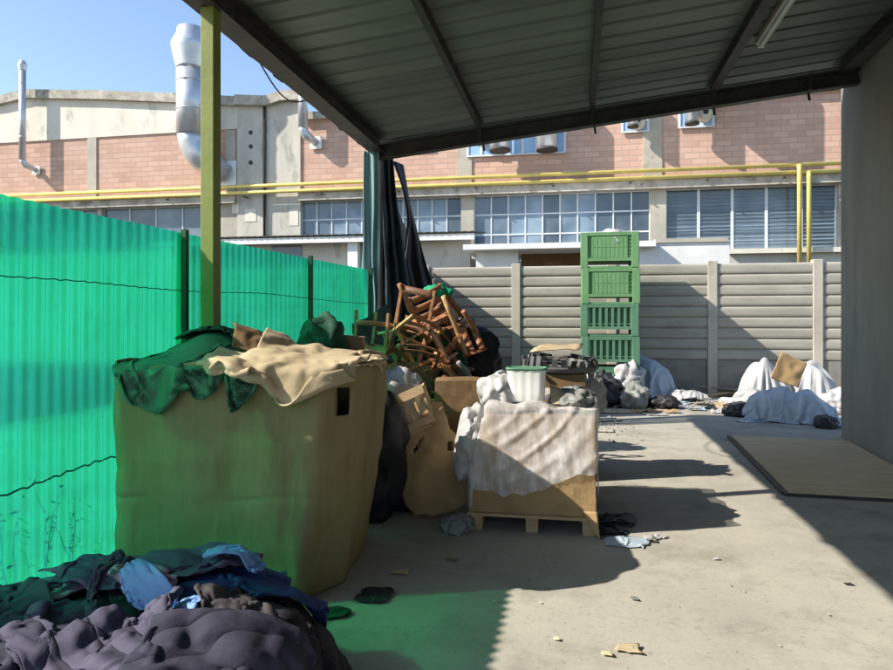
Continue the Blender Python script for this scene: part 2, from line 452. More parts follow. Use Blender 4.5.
def blob(name, mat, loc, size, seed=1, lump=0.18, fold=0.05, ffreq=6.0, flat=-0.75, rot=0.0, tilt=(0, 0), sub=4, parent=None, power=1.0, slack=None, neck=False):
    """a full sack or bag: lumpy body whose skin is longer than it needs to be and so buckles into creases"""
    co, ed, fc = _ico(sub)
    slack = 1.0 + fold*3.0 if slack is None else slack
    rs = np.random.RandomState(seed)
    P = co.copy()
    k = np.array([1 + lump*nz3(p, 1.3, seed) + lump*0.6*nz3(p, 2.8, seed+5) for p in co])
    P = P*k[:, None]*np.array(size)/2
    if neck:
        zz = co[:, 2]; m = zz > 0.55; t_ = np.clip((zz[m]-0.55)/0.45, 0, 1)
        g_ = 1-0.72*t_**0.7; P[m, 0] *= g_; P[m, 1] *= g_; P[m, 2] += size[2]*0.07*t_**2
    E = np.array(Euler((tilt[0], tilt[1], rot)).to_matrix())
    P = P @ E.T
    zs = flat*size[2]/2 if flat else None
    if zs is not None:
        m = P[:, 2] < zs; P[m, 2] = zs + (P[m, 2]-zs)*0.05
    P0 = P.copy()
    a, b = ed[:, 0], ed[:, 1]
    L0 = np.linalg.norm(P[a]-P[b], axis=1); n = len(P)
    aniso = 1 + (slack-1)*np.array([0.55+0.9*(nz3(p, 1.7, seed+21)+0.5) for p in co])[a]
    rest = L0*np.maximum(aniso, 1.0)
    deg = np.bincount(a, minlength=n)+np.bincount(b, minlength=n)
    P = P + rs.normal(0, 0.10*L0.mean(), P.shape)
    for st in range(70):
        for it in range(2):
            d = P[b]-P[a]; L = np.linalg.norm(d, axis=1)+1e-9
            cr = d*(0.5*(L-rest)/L)[:, None]
            for q in range(3):
                P[:, q] += 1.6*(np.bincount(a, cr[:, q], n)-np.bincount(b, cr[:, q], n))/deg
        lap = np.stack([np.bincount(a, P[b, q], n)+np.bincount(b, P[a, q], n) for q in range(3)], 1)/deg[:, None]
        P += 0.12*(lap-P)
        P += 0.012*(P0-P)
    P[:, 2] -= P[:, 2].min() if zs is None else np.percentile(P[:, 2], 4)
    P[:, 2] = np.maximum(P[:, 2], 0.0)
    me = bpy.data.meshes.new(name)
    me.from_pydata(P.tolist(), [], fc)
    me.polygons.foreach_set("use_smooth", [True]*len(fc))
    me.materials.append(mat); me.update()
    o = bpy.data.objects.new(name, me)
    col.objects.link(o)
    if parent is not None:
        o.parent = parent; o.location = inv_of(parent) @ Vector(loc)
    else:
        o.location = loc
    return o

def sheet(name, mat, c4, n=16, m=16, amp=0.03, freq=4.0, seed=1, thick=0.006, parent=None, origin=None, ragged=0.0, sag=0.0, crease=0.0):
    """a limp or crumpled sheet between four corners (a,b,c,d going round)"""
    a, b, c, d = [Vector(p) for p in c4]
    nrm = ((c - a).cross(d - b)).normalized()
    def fn(u, v):
        uu, vv = u, v
        p = a*(1-uu)*(1-vv) + b*uu*(1-vv) + c*uu*vv + d*(1-uu)*vv
        e = 0
        if ragged:
            edge = min(u, 1-u, v, 1-v)
            if edge < 0.001:
                cen = (a+b+c+d)/4
                p = p + (cen - p) * ragged * (0.5 + nz3(p, freq*2.2, seed+4))
        p = p + nrm * (amp * nz3(p, freq, seed) + amp*0.6*nz3(p, freq*2.3, seed+3)
                       + crease * (1 - 3*min(abs(nz3(p, freq*0.8, seed+8)), 0.33)))
        p = p - Vector((0, 0, sag * 4 * u*(1-u) * 4 * v*(1-v) / 4))
        return p
    return MB().grid(fn, n, m).build(name, mat, parent, solid=thick, origin=origin)

# ================================================================== SETTING
g = MB().grid(lambda u, v: (-120 + 240*u, -60 + 260*v, -0.012), 4, 4, False).build("ground", MT['asphalt']); tag(g, "dark asphalt ground", None, kind="structure")
def floor_fn(u, v):
    x = -9 + 20*u; y = -6 + 22.2*v
    return (x, y, 0.006*nz3((x, y, 0), 0.5, 3))
fl = MB().grid(floor_fn, 60, 66).build("concrete_floor", MT['floor']); tag(fl, "worn pale concrete yard floor", None, kind="structure")

# ------------------------------------------------------------------ far factory
BY = 24.0
def XZ(u, v, Y=BY):
    p = PY(u, v, Y); return p.x, p.z
def zat(u, v, Y=BY): return PY(u, v, Y).z
def xat(u, Y=BY): return PY(u, 300, Y).x

def prism(mb, poly, y0, y1):
    """polygon given in (x, z), front at y0, back at y1"""
    n = len(poly)
    vs = [(x, y0, z) for x, z in poly] + [(x, y1, z) for x, z in poly]
    fs = [tuple(range(n)), tuple(reversed(range(n, 2*n)))] + [(i, i+n, (i+1) % n + n, (i+1) % n) for i in range(n)]
    return mb.add(vs, fs)

fac = thing("factory_building", "long pink brick factory with ribbon windows beyond the concrete fence", "factory", (0, BY, 0))
z_led0, z_led1 = zat(577, 192.5), zat(577, 184)
z_sill = zat(577, 243)
z_sill_r = zat(750, 249)
xl, xr = xat(-170), xat(1150)
xa, xb = xat(238), xat(301)
# upper brick walls
top_left = [(-170, 116), (0, 100), (28, 93), (100, 94), (178, 97), (238, 100)]
poly = [(xl, z_led1)] + [(xa, z_led1)] + [XZ(u, v+3) for u, v in reversed(top_left)]
mb = MB(); prism(mb, poly, BY, BY+0.4); mb.build("wall", MT['brick'], fac)
zt_r = zat(810, 92)
mb = MB().box((xb, BY, z_led1), (xr, BY+0.4, zt_r)); mb.build("wall", MT['brick'], fac)
# grey corner section
mb = MB(); prism(mb, [(xa, z_sill), (xb, z_sill), XZ(301, 101), XZ(238, 103)], BY-0.06, BY+0.4); o = mb.build("wall", MT['greyrender'], fac); tag(o, "grey rendered corner section of the factory wall")
# cream band under the left roof
mb = MB(); prism(mb, [XZ(-170, 159), XZ(0, 143.5), XZ(225, 130), XZ(238, 129), XZ(238, 103)] + [XZ(u, v+4) for u, v in reversed(top_left[:-1])], BY-0.05, BY+0.02); mb.build("fascia_band", MT['render_'], fac)
# roof edges
def coping(pts, h, yo, mat, nm="coping"):
    mb = MB()
    for (u0, v0), (u1, v1) in zip(pts[:-1], pts[1:]):
        a = XZ(u0, v0); b = XZ(u1, v1)
        prism(mb, [(a[0], a[1]-h), (b[0], b[1]-h), (b[0], b[1]), a], BY-yo, BY+0.6)
    return mb.build(nm, mat, fac)
coping([(u, v-2) for u, v in top_left], 0.34, 0.22, MT['stone'])
coping([(238, 97), (268, 98), (283, 93), (301, 92)], 0.36, 0.30, MT['stone'])
mb = MB().box((xb+0.003, BY-0.2, zt_r), (xr, BY+0.6, zt_r+0.26)); mb.build("coping", MT['stone'], fac)
# pilasters
for u0, u1, v0, v1 in ((88, 97, 138, 195), (457, 472, 120, 186), (643, 662, 105, 184), (226, 236, 131, 190)):
    a = XZ(u0, v0); b = XZ(u1, v1)
    o = MB().box((a[0], BY-0.045, z_led1), (b[0], BY+0.02, a[1])).build("pilaster", MT['concrete'], fac)
# ledge under the pipes
MB().box((xl, BY-0.28, z_led0), (xa, BY+0.4, z_led1)).build("ledge", MT['stone'], fac)
MB().box((xb, BY-0.28, z_led0), (xr, BY+0.4, z_led1)).build("ledge", MT['stone'], fac)
# wall below the windows and piers between them
MB().box((xl, BY+0.0, 0), (xat(657), BY+0.4, z_sill)).build("lower_wall", MT['greyrender'], fac)
MB().box((xat(657), BY+0.002, 0), (xr, BY+0.4, z_sill_r)).build("lower_wall", MT['greyrender'], fac)
bays = [(-150, 98, 2, 17.0), (102, 208, 1, 26.0), (301, 376, 3, 15.6), (388, 461, 3, 15.6), (474, 650, 3, 17.6), (666, 838, 1, 37.0), (848, 1040, 1, 37.0)]
edges = [xl] + [e for b in bays for e in (xat(b[0]), xat(b[1]))] + [xr]
for i in range(0, len(edges), 2):
    x0, x1 = edges[i], edges[i+1]
    if i == 4: x0, x1 = x0, xa; 
    MB().box((x0, BY-0.02, z_sill if x1 < xat(655) else z_sill_r), (x1, BY+0.4, z_led0)).build("pier", MT['concrete'], fac)
for u0, u1, rows, step in bays:
    x0, x1 = xat(u0), xat(u1)
    zs = z_sill_r if u0 > 655 else z_sill
    z1 = z_led0
    fr = MB()
    cols = max(1, round((u1-u0)/step))
    w = 0.045 if step < 30 else 0.09
    y0, y1 = BY+0.12, BY+0.18
    for k in range(cols+1):
        x = x0 + (x1-x0)*k/cols
        fr.box((max(x-w/2, x0), y0, zs), (min(x+w/2, x1), y1, z1))
    zz = [zs, z1] + ([zat(577, 212), zat(577, 232.5)] if rows == 3 else [zat(577, 212)] if rows == 2 else [])
    for z in zz:
        fr.box((x0, y0+0.005, max(z-0.025, zs+0.001)), (x1, y1-0.005, min(z+0.025, z1-0.001)))
    wo_ = fr.build("window", MT['frame'], fac)
    pn = MB()
    rnd = random.Random(int(u0))
    for k in range(cols):
        xa_, xb_ = x0+(x1-x0)*k/cols, x0+(x1-x0)*(k+1)/cols
        tl = rnd.uniform(-0.02, 0.02)
        pn.box((xa_+0.01, BY+0.15+tl*0.5, zs), (xb_-0.01, BY+0.158+tl*0.5, z1))
    pm = MT['glass2'] if rows == 1 else MT['glass']
    pn.build("pane", pm, wo_)
    if step > 30:      # slatted blinds behind the wide panes
        bl = MB(); z = zs+0.04
        while z < z1:
            bl.box((x0, BY+0.136, z), (x1, BY+0.14, z+0.045)); z += 0.12
        bl.build("blind", MT['glass'], wo_)
# upper blue window infills
for u0, u1, v0, v1 in ((468, 565, 120, 152), (622, 648, 106, 131), (679, 713, 98, 126), (396, 431, 130, 148)):
    a = XZ(u0, v0); b = XZ(u1, v1)
    f = MB().box((a[0], BY-0.06, b[1]), (b[0], BY+0.02, a[1]))
    o = f.build("window", MT['bluep'], fac); tag(o, "upper window filled with blue panels")
    fr = MB()
    for k in range(int((u1-u0)/16)+2):
        x = a[0] + (b[0]-a[0])*k/(int((u1-u0)/16)+1)
        fr.box((x-0.04, BY-0.09, b[1]), (x+0.04, BY-0.062, a[1]))
    fr.box((a[0]-0.04, BY-0.10, b[1]-0.05), (b[0]+0.04, BY-0.062, b[1]))
    fr.build("frame", MT['frame'], o)
# drainpipe, three round wall holes, white plates
x, _ = XZ(266, 110)
MB().tube([(x, BY-0.13, zat(266, 107)), (x, BY-0.13, z_sill)], 0.055, 8).build("drainpipe", MT['dsteel'], fac)
for v in (133, 147, 163):
    x, z = XZ(251.5, v)
    MB().tube([(x, BY-0.075, z), (x, BY-0.05, z)], 0.085, 10).build("vent_hole", MT['dsteel'], fac)
a = XZ(238, 196); b = XZ(300, 234)
for u, v, w, h in ((246, 222, 11, 13), (290, 226, 9, 16), (233, 214, 7, 18)):
    p = XZ(u, v); q = XZ(u+w, v-h)
    MB().box((p[0], BY-0.075, p[1]), (q[0], BY-0.058, q[1])).build("repair_patch", MT['render_'], fac)

# silver ducts on the factory wall: each its own thing
def duct(label, u, vtop, vbot, rad, e, plate=None, cap=None, elbow=1.0, cat="duct", side=1):
    y = BY - e
    x = xat(u, y); zb = zat(u, vbot, y); zt = zat(u, vtop, y)
    t = thing("exhaust_duct", label, cat, (x, y, zb), group="silver ducts on the factory wall")
    if cap:
        k = rad
        prof = [(zt, 0.84), (zt-0.03, 0.93), (zt-0.28*k/0.5, 1.02), (zt-0.58*k/0.5, 1.34), (zt-0.63*k/0.5, 1.38), (zt-0.80*k/0.5, 1.34), (zt-1.45*k/0.5, 1.04), (zt-1.55*k/0.5, 1.02)]
        MB().tube([(x, y, z) for z, _ in prof], [r*k for _, r in prof], 24).build("rain_cap", MT['silver'], t)
        zt2 = zt - 1.5*k/0.5
    else: zt2 = zt
    body = MB().tube([(x, y, zb), (x, y, zt2)], rad, 20)
    z = zb + 0.9
    while z < zt2 - 0.3:
        body.tube([(x, y, z-0.02), (x, y, z+0.02)], rad*1.035, 20); z += 1.05
    body.build("pipe", MT['silver'], t)
    if elbow:
        r2 = rad*0.95
        pts = [(x, y, zb+0.05)]
        for k in range(1, 6):
            a = math.pi/2*k/5*0.55
            pts.append((x + side*elbow*rad*1.3*(1-math.cos(a))*1.6, y + 0.2*e*k/5, zb - rad*2.2*math.sin(a)))
        lx, ly, lz = pts[-1]
        pts.append((lx + side*rad*1.2*elbow, BY-0.02, lz - rad*0.9))
        MB().tube(pts, [r2]*(len(pts)-1) + [r2*0.8], 16).build("elbow", MT['silver'], t)
        ex, ez = pts[-1][0], pts[-1][2]
        s = rad*1.35 if rad < 0.3 else rad*0.9
        MB().box((ex-s, BY-0.09, ez-s), (ex+s, BY-0.052, ez+s)).build("wall_plate", MT['white'], t)
    return t
duct("tall thick silver exhaust duct with flared rain cap beside the yellow green post", 190.5, 28, 135, 0.50, 0.85, cap=True)
duct("thin silver flue pipe with small round cap at the far left of the factory", 22.5, 61, 160, 0.125, 0.5, cap=True)
duct("slim silver duct just left of the hanging tarpaulin, under the canopy edge", 303, 62, 128, 0.17, 0.5)
def gooseneck(label, u, v0, v1, rad, e):
    y = BY - e; x = xat(u, y); zb = zat(u, v1, y); zt = zat(u, v0, y)
    t = thing("exhaust_duct", label, "duct", (x, y, zb), group="silver ducts on the factory wall")
    MB().tube([(x, y, zb), (x, y, zt)], rad, 20).build("pipe", MT['silver'], t)
    MB().tube([(x, y, zb-0.02), (x, y, zb+0.05)], rad*1.06, 20).build("rim", MT['dsteel'], t)
    MB().tube([(x, y, zt-0.3), (x, BY-0.03, zt-0.3)], rad*0.55, 14).build("wall_branch", MT['silver'], t)
gooseneck("left of the two wide white duct ends on the long blue window", 500, 88, 151, 0.34, 0.62)
gooseneck("right of the two wide white duct ends on the long blue window", 547, 84, 150.5, 0.34, 0.62)
gooseneck("narrow white duct end on the small blue window", 633, 84, 127, 0.17, 0.5)
gooseneck("stubby white duct end on the right hand blue window", 692, 70, 124, 0.21, 0.55)
gooseneck("broad duct rising past the brick beside the right hand blue window", 716, 20, 94, 0.55, 0.95)
for u, v, nm in ((481, 137, "left end of the long blue window"), (705, 113, "right hand blue window"), (638, 121, "small blue window")):
    y = BY-0.25; x, z = XZ(u, v, y)
    t = thing("wall_fan", "round cream fan housing at the " + nm, "fan", (x, BY-0.1, z), group="cream fans on the blue windows")
    MB().tube([(x, BY-0.07, z), (x, BY-0.12, z), (x, y-0.1, z), (x, y-0.16, z)], [0.30, 0.25, 0.22, 0.12], 16).build("housing", MT['render_'], t)
    MB().tube([(x, y-0.165, z), (x, y-0.19, z)], [0.09, 0.07], 12).build("hub", MT['dsteel'], t)

# yellow gas pipes
gp = thing("gas_pipe", "pair of yellow gas pipes running along the factory and down at the right", "pipe", (0, BY-0.35, z_led1))
for rel, yy in ((147.5, BY-0.33), (140.5, BY-0.36)):
    z = zat(577, VH-rel, yy)
    MB().tube([(xl, yy, z), (xr, yy, z)], 0.066, 10).build("pipe", MT['yellow'], gp)
for u, rel in ((799.5, 147.5), (809, 140.5)):
    yy = BY-0.5; x = xat(u, yy); z = zat(577, VH-rel, yy)
    MB().tube([(x, BY-0.34, z), (x, yy, z-0.03), (x, yy, z-0.2), (x, yy, zat(u, 268, yy))], 0.07, 10).build("downpipe", MT['yellow'], gp)
for u in range(-140, 1000, 77):
    x = xat(u, BY-0.3)
    MB().box((x-0.03, BY-0.44, zat(577, VH-139, BY-0.3)-0.12), (x+0.03, BY-0.02, zat(577, VH-139, BY-0.3)-0.09)).build("bracket", MT['dsteel'], gp)

# low outbuilding with a tiled lean-to roof
YS = 20.6
ls = thing("lean_to_shed", "low grey shed with white fascia in front of the factory, behind the green fence", "shed", (xat(350, YS), YS+1, 0))
x0, x1 = xat(150, YS), xat(474, YS); zf = zat(400, 235.0, YS)
MB().box((x0, YS, zf-0.18), (x1, YS+0.12, zf+0.0)).build("fascia", MT['white'], ls)
def lroof(u, v):
    return (x0 + (x1-x0)*u, YS-0.05 + 3.0*v, zf + 0.02 + 0.35*v + 0.035*abs(math.sin(u*150*1.0)))
MB().grid(lroof, 300, 2, False).build("roof", MT['dsteel'], ls, solid=0.03)
MB().box((x0+0.1, YS+0.55, 0), (x1-0.2, YS+0.8, zf-0.05)).build("wall", MT['greyrender'], ls)
MB().box((xat(346, YS), YS+0.15, 0), (xat(356, YS), YS+0.45, zf-0.18)).build("pillar", MT['white'], ls)
a = XZ(271, 246, YS+0.5); b = XZ(301, 259, YS+0.5)
f = MB().box((a[0], YS+0.52, b[1]), (b[0], YS+0.56, a[1])).build("window", MT['glass2'], ls)
# flat-roofed white outbuilding
YF = 19.4
fs_ = thing("flat_roof_shed", "white flat roofed outbuilding with a dark opening behind the concrete fence", "shed", (xat(600, YF), YF+1, 0))
x0, x1 = xat(463, YF), xat(656, YF); zs1 = zat(560, 242.5, YF); zs0 = zat(560, 248, YF)
MB().box((x0, YF, zs0), (x1, YF+3.5, zs1)).build("roof_slab", MT['white'], fs_)
x2 = xat(731, YF); MB().box((x1+0.003, YF+0.3, zs0+0.12), (x2, YF+3.5, zs1+0.08)).build("roof_slab", MT['concrete'], fs_)
xo0, xo1 = xat(518, YF+0.5), xat(582, YF+0.5)
MB().box((x0+0.3, YF+0.5, 0), (xo0, YF+0.75, zs0)).build("wall", MT['white'], fs_)
MB().box((xo1, YF+0.5, 0), (xat(640, YF+0.5), YF+0.75, zs0)).build("wall", MT['white'], fs_)
MB().box((xat(640, YF+0.3), YF+0.35, 0), (xat(730, YF+0.3), YF+0.6, zs0+0.12)).build("wall", MT['white'], fs_)
MB().box((xo0, YF+1.6, 0), (xo1, YF+1.7, zs0)).build("back_wall", MT['carddark'], fs_)
# ledge of the right part of the factory
MB().box((xat(728), BY-0.22, z_sill_r-0.16), (xr, BY+0.1, z_sill_r-0.002)).build("window_sill", MT['render_'], fac)

# ------------------------------------------------------------------ concrete panel fence
FY = 15.9
cf = thing("concrete_fence", "beige concrete panel fence with ribbed panels closing the back of the yard", "fence", (0, FY, 0))
z_pan0, z_top = 0.80, 2.90
posts = [-9.76, -7.63, -5.50, -3.50, -1.37, 0.77, 2.90, 5.02, 7.15, 9.28]
for x in posts:
    MB().box((x-0.10, FY-0.10, 0), (x+0.10, FY+0.10, z_top+0.06)).build("post", MT['concrete'], cf, bevel=0.012)
def prof(z):
    t = ((z - z_pan0) / 0.2333) % 1.0
    return 0.045 * math.sqrt(max(0.0, 1 - (2*t-1)**4)) 
for x0, x1 in zip(posts[:-1], posts[1:]):
    MB().box((x0+0.11, FY-0.045, 0), (x1-0.11, FY+0.045, z_pan0-0.003)).build("plinth", MT['plinth'], cf)
    N = 72
    mb = MB(); zs = [z_pan0 + (z_top-z_pan0)*k/N for k in range(N+1)]
    vs = []; fs = []
    for z in zs:
        y = FY - 0.02 - prof(z)
        vs += [(x0+0.105, y, z), (x1-0.105, y, z), (x0+0.105, FY+0.03, z), (x1-0.105, FY+0.03, z)]
    for k in range(N):
        a = 4*k
        fs += [(a, a+1, a+5, a+4), (a+3, a+2, a+6, a+7), (a+2, a, a+4, a+6), (a+1, a+3, a+7, a+5)]
    fs += [(0, 2, 3, 1), (4*N, 4*N+1, 4*N+3, 4*N+2)]
    mb.add(vs, fs).build("panel", MT['panelc'], cf)

# ------------------------------------------------------------------ plaster wall at the right
pw = thing("plaster_wall", "tall grey plaster wall carrying the canopy at the right", "wall", (3.7, 9, 0))
def wallp(u, v):
    return (3.70 + 0.0*u, 10.75, 0)
mb = MB()
def pwx(y): return 3.68 + (y - 10.7) * 0.07
pts = [(pwx(-2), -2), (pwx(10.7), 10.7), (pwx(10.7)+0.6, 10.7), (pwx(-2)+0.6, -2)]
mb.add([(x, y, 0) for x, y in pts] + [(x, y, 6.2) for x, y in pts], [(0,1,5,4),(1,2,6,5),(2,3,7,6),(3,0,4,7),(4,5,6,7)])
mb.build("wall_body", MT['plaster'], pw, bevel=0.06)
# ------------------------------------------------------------------ canopy over the yard
def zroof(x): return 4.34 + 0.108 * (x + 3.2)
YC = 9.85
X0C, X1C = -3.2, 3.75
cn = thing("canopy", "metal canopy roof of ribbed tin on dark beams over the yard", "canopy", (-2.9, YC, 0))
# tin sheet: flat pans with narrow ribs running across the yard
ys = []; y = -3.0
offs = []
while y < YC + 0.32:
    for dy, dz in ((0.0, 0.0), (0.265, 0.0), (0.285, 0.045), (0.32, 0.045), (0.34, 0.0)):
        ys.append(y+dy); offs.append(dz)
    y += 0.345
vs = []; fs = []
nx = 14
for yy, dz in zip(ys, offs):
    for k in range(nx+1):
        x = X0C + (X1C-X0C)*k/nx
        vs.append((x, yy, zroof(x) + dz + 0.012*nz3((x, yy, 0), 0.7, 2)))
for j in range(len(ys)-1):
    for k in range(nx):
        a = j*(nx+1)+k
        fs.append((a, a+1, a+nx+2, a+nx+1))
MB().add(vs, fs).build("roof_sheet", MT['rooftin'], cn, solid=0.006)
def ibeam(mb, p, q, w, h, up=(0, 0, 1), t=0.014):
    p = Vector(p); q = Vector(q); d = (q-p).normalized(); up = Vector(up); a = d.cross(up).normalized(); b = a.cross(d)
    mb.bar(p + b*(h/2-t/2), q + b*(h/2-t/2), w, t, up); mb.bar(p - b*(h/2-t/2), q - b*(h/2-t/2), w, t, up)
    mb.bar(p, q, t, h-2*t, up)
# purlins along the depth
for x, w, h in ((-1.37, 0.07, 0.12), (0.21, 0.07, 0.12), (1.80, 0.11, 0.15)):
    mb = MB(); z = zroof(x) - h/2 - 0.012
    ibeam(mb, (x, -2.9, z), (x, YC+0.15, z), w, h); mb.build("purlin", MT['dsteel'], cn)
mb = MB(); x = 3.42; z = zroof(x)-0.10
ibeam(mb, (x, -2.9, z), (x, YC+0.1, z), 0.16, 0.18); mb.build("wall_beam", MT['dsteel'], cn)
# eave beam (deep) and end beam
mb = MB(); x = -2.9; z = zroof(x)-0.015-0.11
ibeam(mb, (x, -2.9, z), (x, YC+0.1, z), 0.22, 0.22); mb.build("eave_beam", MT['dsteel'], cn)
mb = MB(); a = Vector((-2.9, YC, zroof(-2.9)-0.24)); b = Vector((3.62, YC, zroof(3.62)-0.24))
ibeam(mb, a, b, 0.14, 0.20); mb.build("end_beam", MT['dsteel'], cn)
mb = MB(); a = Vector((X0C, YC+0.36, zroof(X0C)-0.02)); b = Vector((X1C, YC+0.36, zroof(X1C)-0.02))
mb.bar(a, b, 0.04, 0.06); mb.build("edge_trim", MT['greyp'], cn)
for x in (-1.37, 0.21, 1.80, 3.0):
    mb = MB().bar((x, YC-0.11, zroof(x)-0.34), (x, YC-0.11, zroof(x)-0.13), 0.06, 0.02, up=(0, 1, 0)); mb.build("bracket", MT['dsteel'], cn); MB().bar((x+0.05, YC+0.09, zroof(x)-0.42), (x, YC+0.09, zroof(x)-0.14), 0.03, 0.02, up=(0, 1, 0)).build("bracket", MT['dsteel'], cn)
# ragged rubber fringe along the eave
rg = random.Random(3)
vs = []; fs = []
yy = -2.8; k = 0
while yy < YC+0.3:
    d = rg.uniform(0.015, 0.07)
    vs += [(X0C+0.005+rg.uniform(-0.01, 0.01), yy, zroof(X0C)-d), (X0C-0.02, yy, zroof(X0C)+0.03)]
    if k: fs.append((2*k-2, 2*k, 2*k+1, 2*k-1))
    yy += rg.uniform(0.05, 0.22); k += 1
MB().add(vs, fs).build("eave_fringe", MT['black'], cn, solid=0.012)
# front post, painted yellow green, and corner post
px, py = -2.87, 5.06
MB().box((px-0.058, py-0.058, 0), (px+0.058, py+0.058, zroof(-2.9)-0.235)).build("post", MT['ygreen'], cn, bevel=0.008)
MB().box((px-0.11, py-0.11, 0.0), (px+0.11, py+0.11, 0.015)).build("base_plate", MT['dsteel'], cn)
o = MB().box((-2.96, YC-0.06, 0), (-2.84, YC+0.06, zroof(-2.9)-0.24)).build("post", MT['dsteel'], cn); tag(o, "dark corner post wrapped in tarpaulin")
# diagonal brace seen at the corner
# batten lamp
t = thing("batten_lamp", "unlit fluorescent batten lamp under the canopy near the right beam", "lamp", (2.07, 7.5, zroof(2.07)-0.08))
ya, yb = 6.6, 8.45
xL = 2.07
MB().box((xL-0.055, ya, zroof(xL)-0.09), (xL+0.055, yb, zroof(xL)-0.02)).build("housing", MT['lampw'], t)
MB().tube([(xL, ya+0.04, zroof(xL)-0.112), (xL, yb-0.04, zroof(xL)-0.112)], 0.02, 10).build("tube", MT['white'], t)
for yy in (ya+0.02, yb-0.04):
    MB().box((xL-0.03, yy-0.02, zroof(xL)-0.135), (xL+0.03, yy+0.02, zroof(xL)-0.091)).build("lamp_holder", MT['white'], t)
# loose cable hanging from the eave
cb = MB().tube([(-3.19, 6.6+0.12*k, zroof(-3.2) - 0.05 - 0.16*math.sin(math.pi*k/10)) for k in range(11)], 0.008, 6).build("hanging_cable", MT['dsteel'], origin=(-3.19, 6.6, zroof(-3.2)-0.05))
tag(cb, "thin loose cable drooping from the canopy eave", "cable")

# ------------------------------------------------------------------ green corrugated plastic fence
def fx(y):
    pts = [(-4, -3.24), (0, -3.20), (4, -3.15), (5.5, -3.09), (7.0, -2.98), (9.0, -2.80), (10, -2.75)]
    for (a, xa_), (b, xb_) in zip(pts[:-1], pts[1:]):
        if y <= b: return xa_ + (xb_-xa_)*(y-a)/(b-a)
    return pts[-1][1]
gf = thing("plastic_fence", "translucent green corrugated plastic fence along the left side", "fence", (-3.15, 4, 0))
PITCH = 0.10
segs = [(1.70, 5.02), (4.97, 7.28), (7.22, 9.05)]
FH = 2.345
for si, (y0, y1) in enumerate(segs):
    n = int((y1-y0)/PITCH*14)
    def fn(u, v, y0=y0, y1=y1, si=si):
        y = y0 + (y1-y0)*u
        z = 0.01 + (FH + 0.006*nz3((y, 0, 0), 1.5, 4)) * v
        s_ = math.sin(2*math.pi*y/PITCH); w = 0.013*math.copysign(abs(s_)**0.45, s_)
        w = w + 0.015*nz3((y, z, 0), 0.7, 5) - 0.010*si
        return (fx(y) + w + 0.012*(v-0.5), y, z)
    MB().grid(fn, n, 10).build("sheet", MT['fence'], gf)
for y in (1.72, 5.0, 7.25, 9.02):
    x = fx(y) + 0.05
    MB().bar((x, y, 0), (x, y, FH+0.03), 0.045, 0.045).build("post", MT['net'], gf)
def rope(z0, amp, seed, y0=1.72, y1=9.0, r=0.004):
    pts = []
    y = y0
    while y < y1:
        pts.append((fx(y)+0.040 + 0.006*math.sin(y*50), y, z0 + amp*nz3((y, 0, 0), 0.6, seed) + (0.009 if z0 < 1 else 0.004)*math.sin(2*math.pi*y/0.125))); y += 0.05
    return MB().tube(pts, r, 5).build("wire", MT['wire'], gf)
rope(1.90, 0.05, 1); rope(0.68, 0.08, 2, r=0.006)

# ================================================================== LIMP CLOTH (small position-based solver, numpy)
class Field:
    """height of whatever lies below, on a fine grid"""
    def __init__(s, x0, y0, x1, y1, cell=0.03, base=0.0):
        s.x0, s.y0, s.c = x0, y0, cell
        s.nx = int((x1-x0)/cell)+2; s.ny = int((y1-y0)/cell)+2
        s.h = np.full((s.ny, s.nx), base)
    def sample(s, x, y):
        fx_ = np.clip((x-s.x0)/s.c, 0, s.nx-1.001); fy_ = np.clip((y-s.y0)/s.c, 0, s.ny-1.001)
        i = fx_.astype(int); j = fy_.astype(int); a = fx_-i; b = fy_-j
        h = s.h
        return h[j, i]*(1-a)*(1-b) + h[j, i+1]*a*(1-b) + h[j+1, i]*(1-a)*b + h[j+1, i+1]*a*b
    def raise_to(s, pts, add):
        i = np.clip(((pts[:, 0]-s.x0)/s.c).round().astype(int), 0, s.nx-1)
        j = np.clip(((pts[:, 1]-s.y0)/s.c).round().astype(int), 0, s.ny-1)
        for di in (-1, 0, 1):
            for dj in (-1, 0, 1):
                np.maximum.at(s.h, (np.clip(j+dj, 0, s.ny-1), np.clip(i+di, 0, s.nx-1)), pts[:, 2]+add)

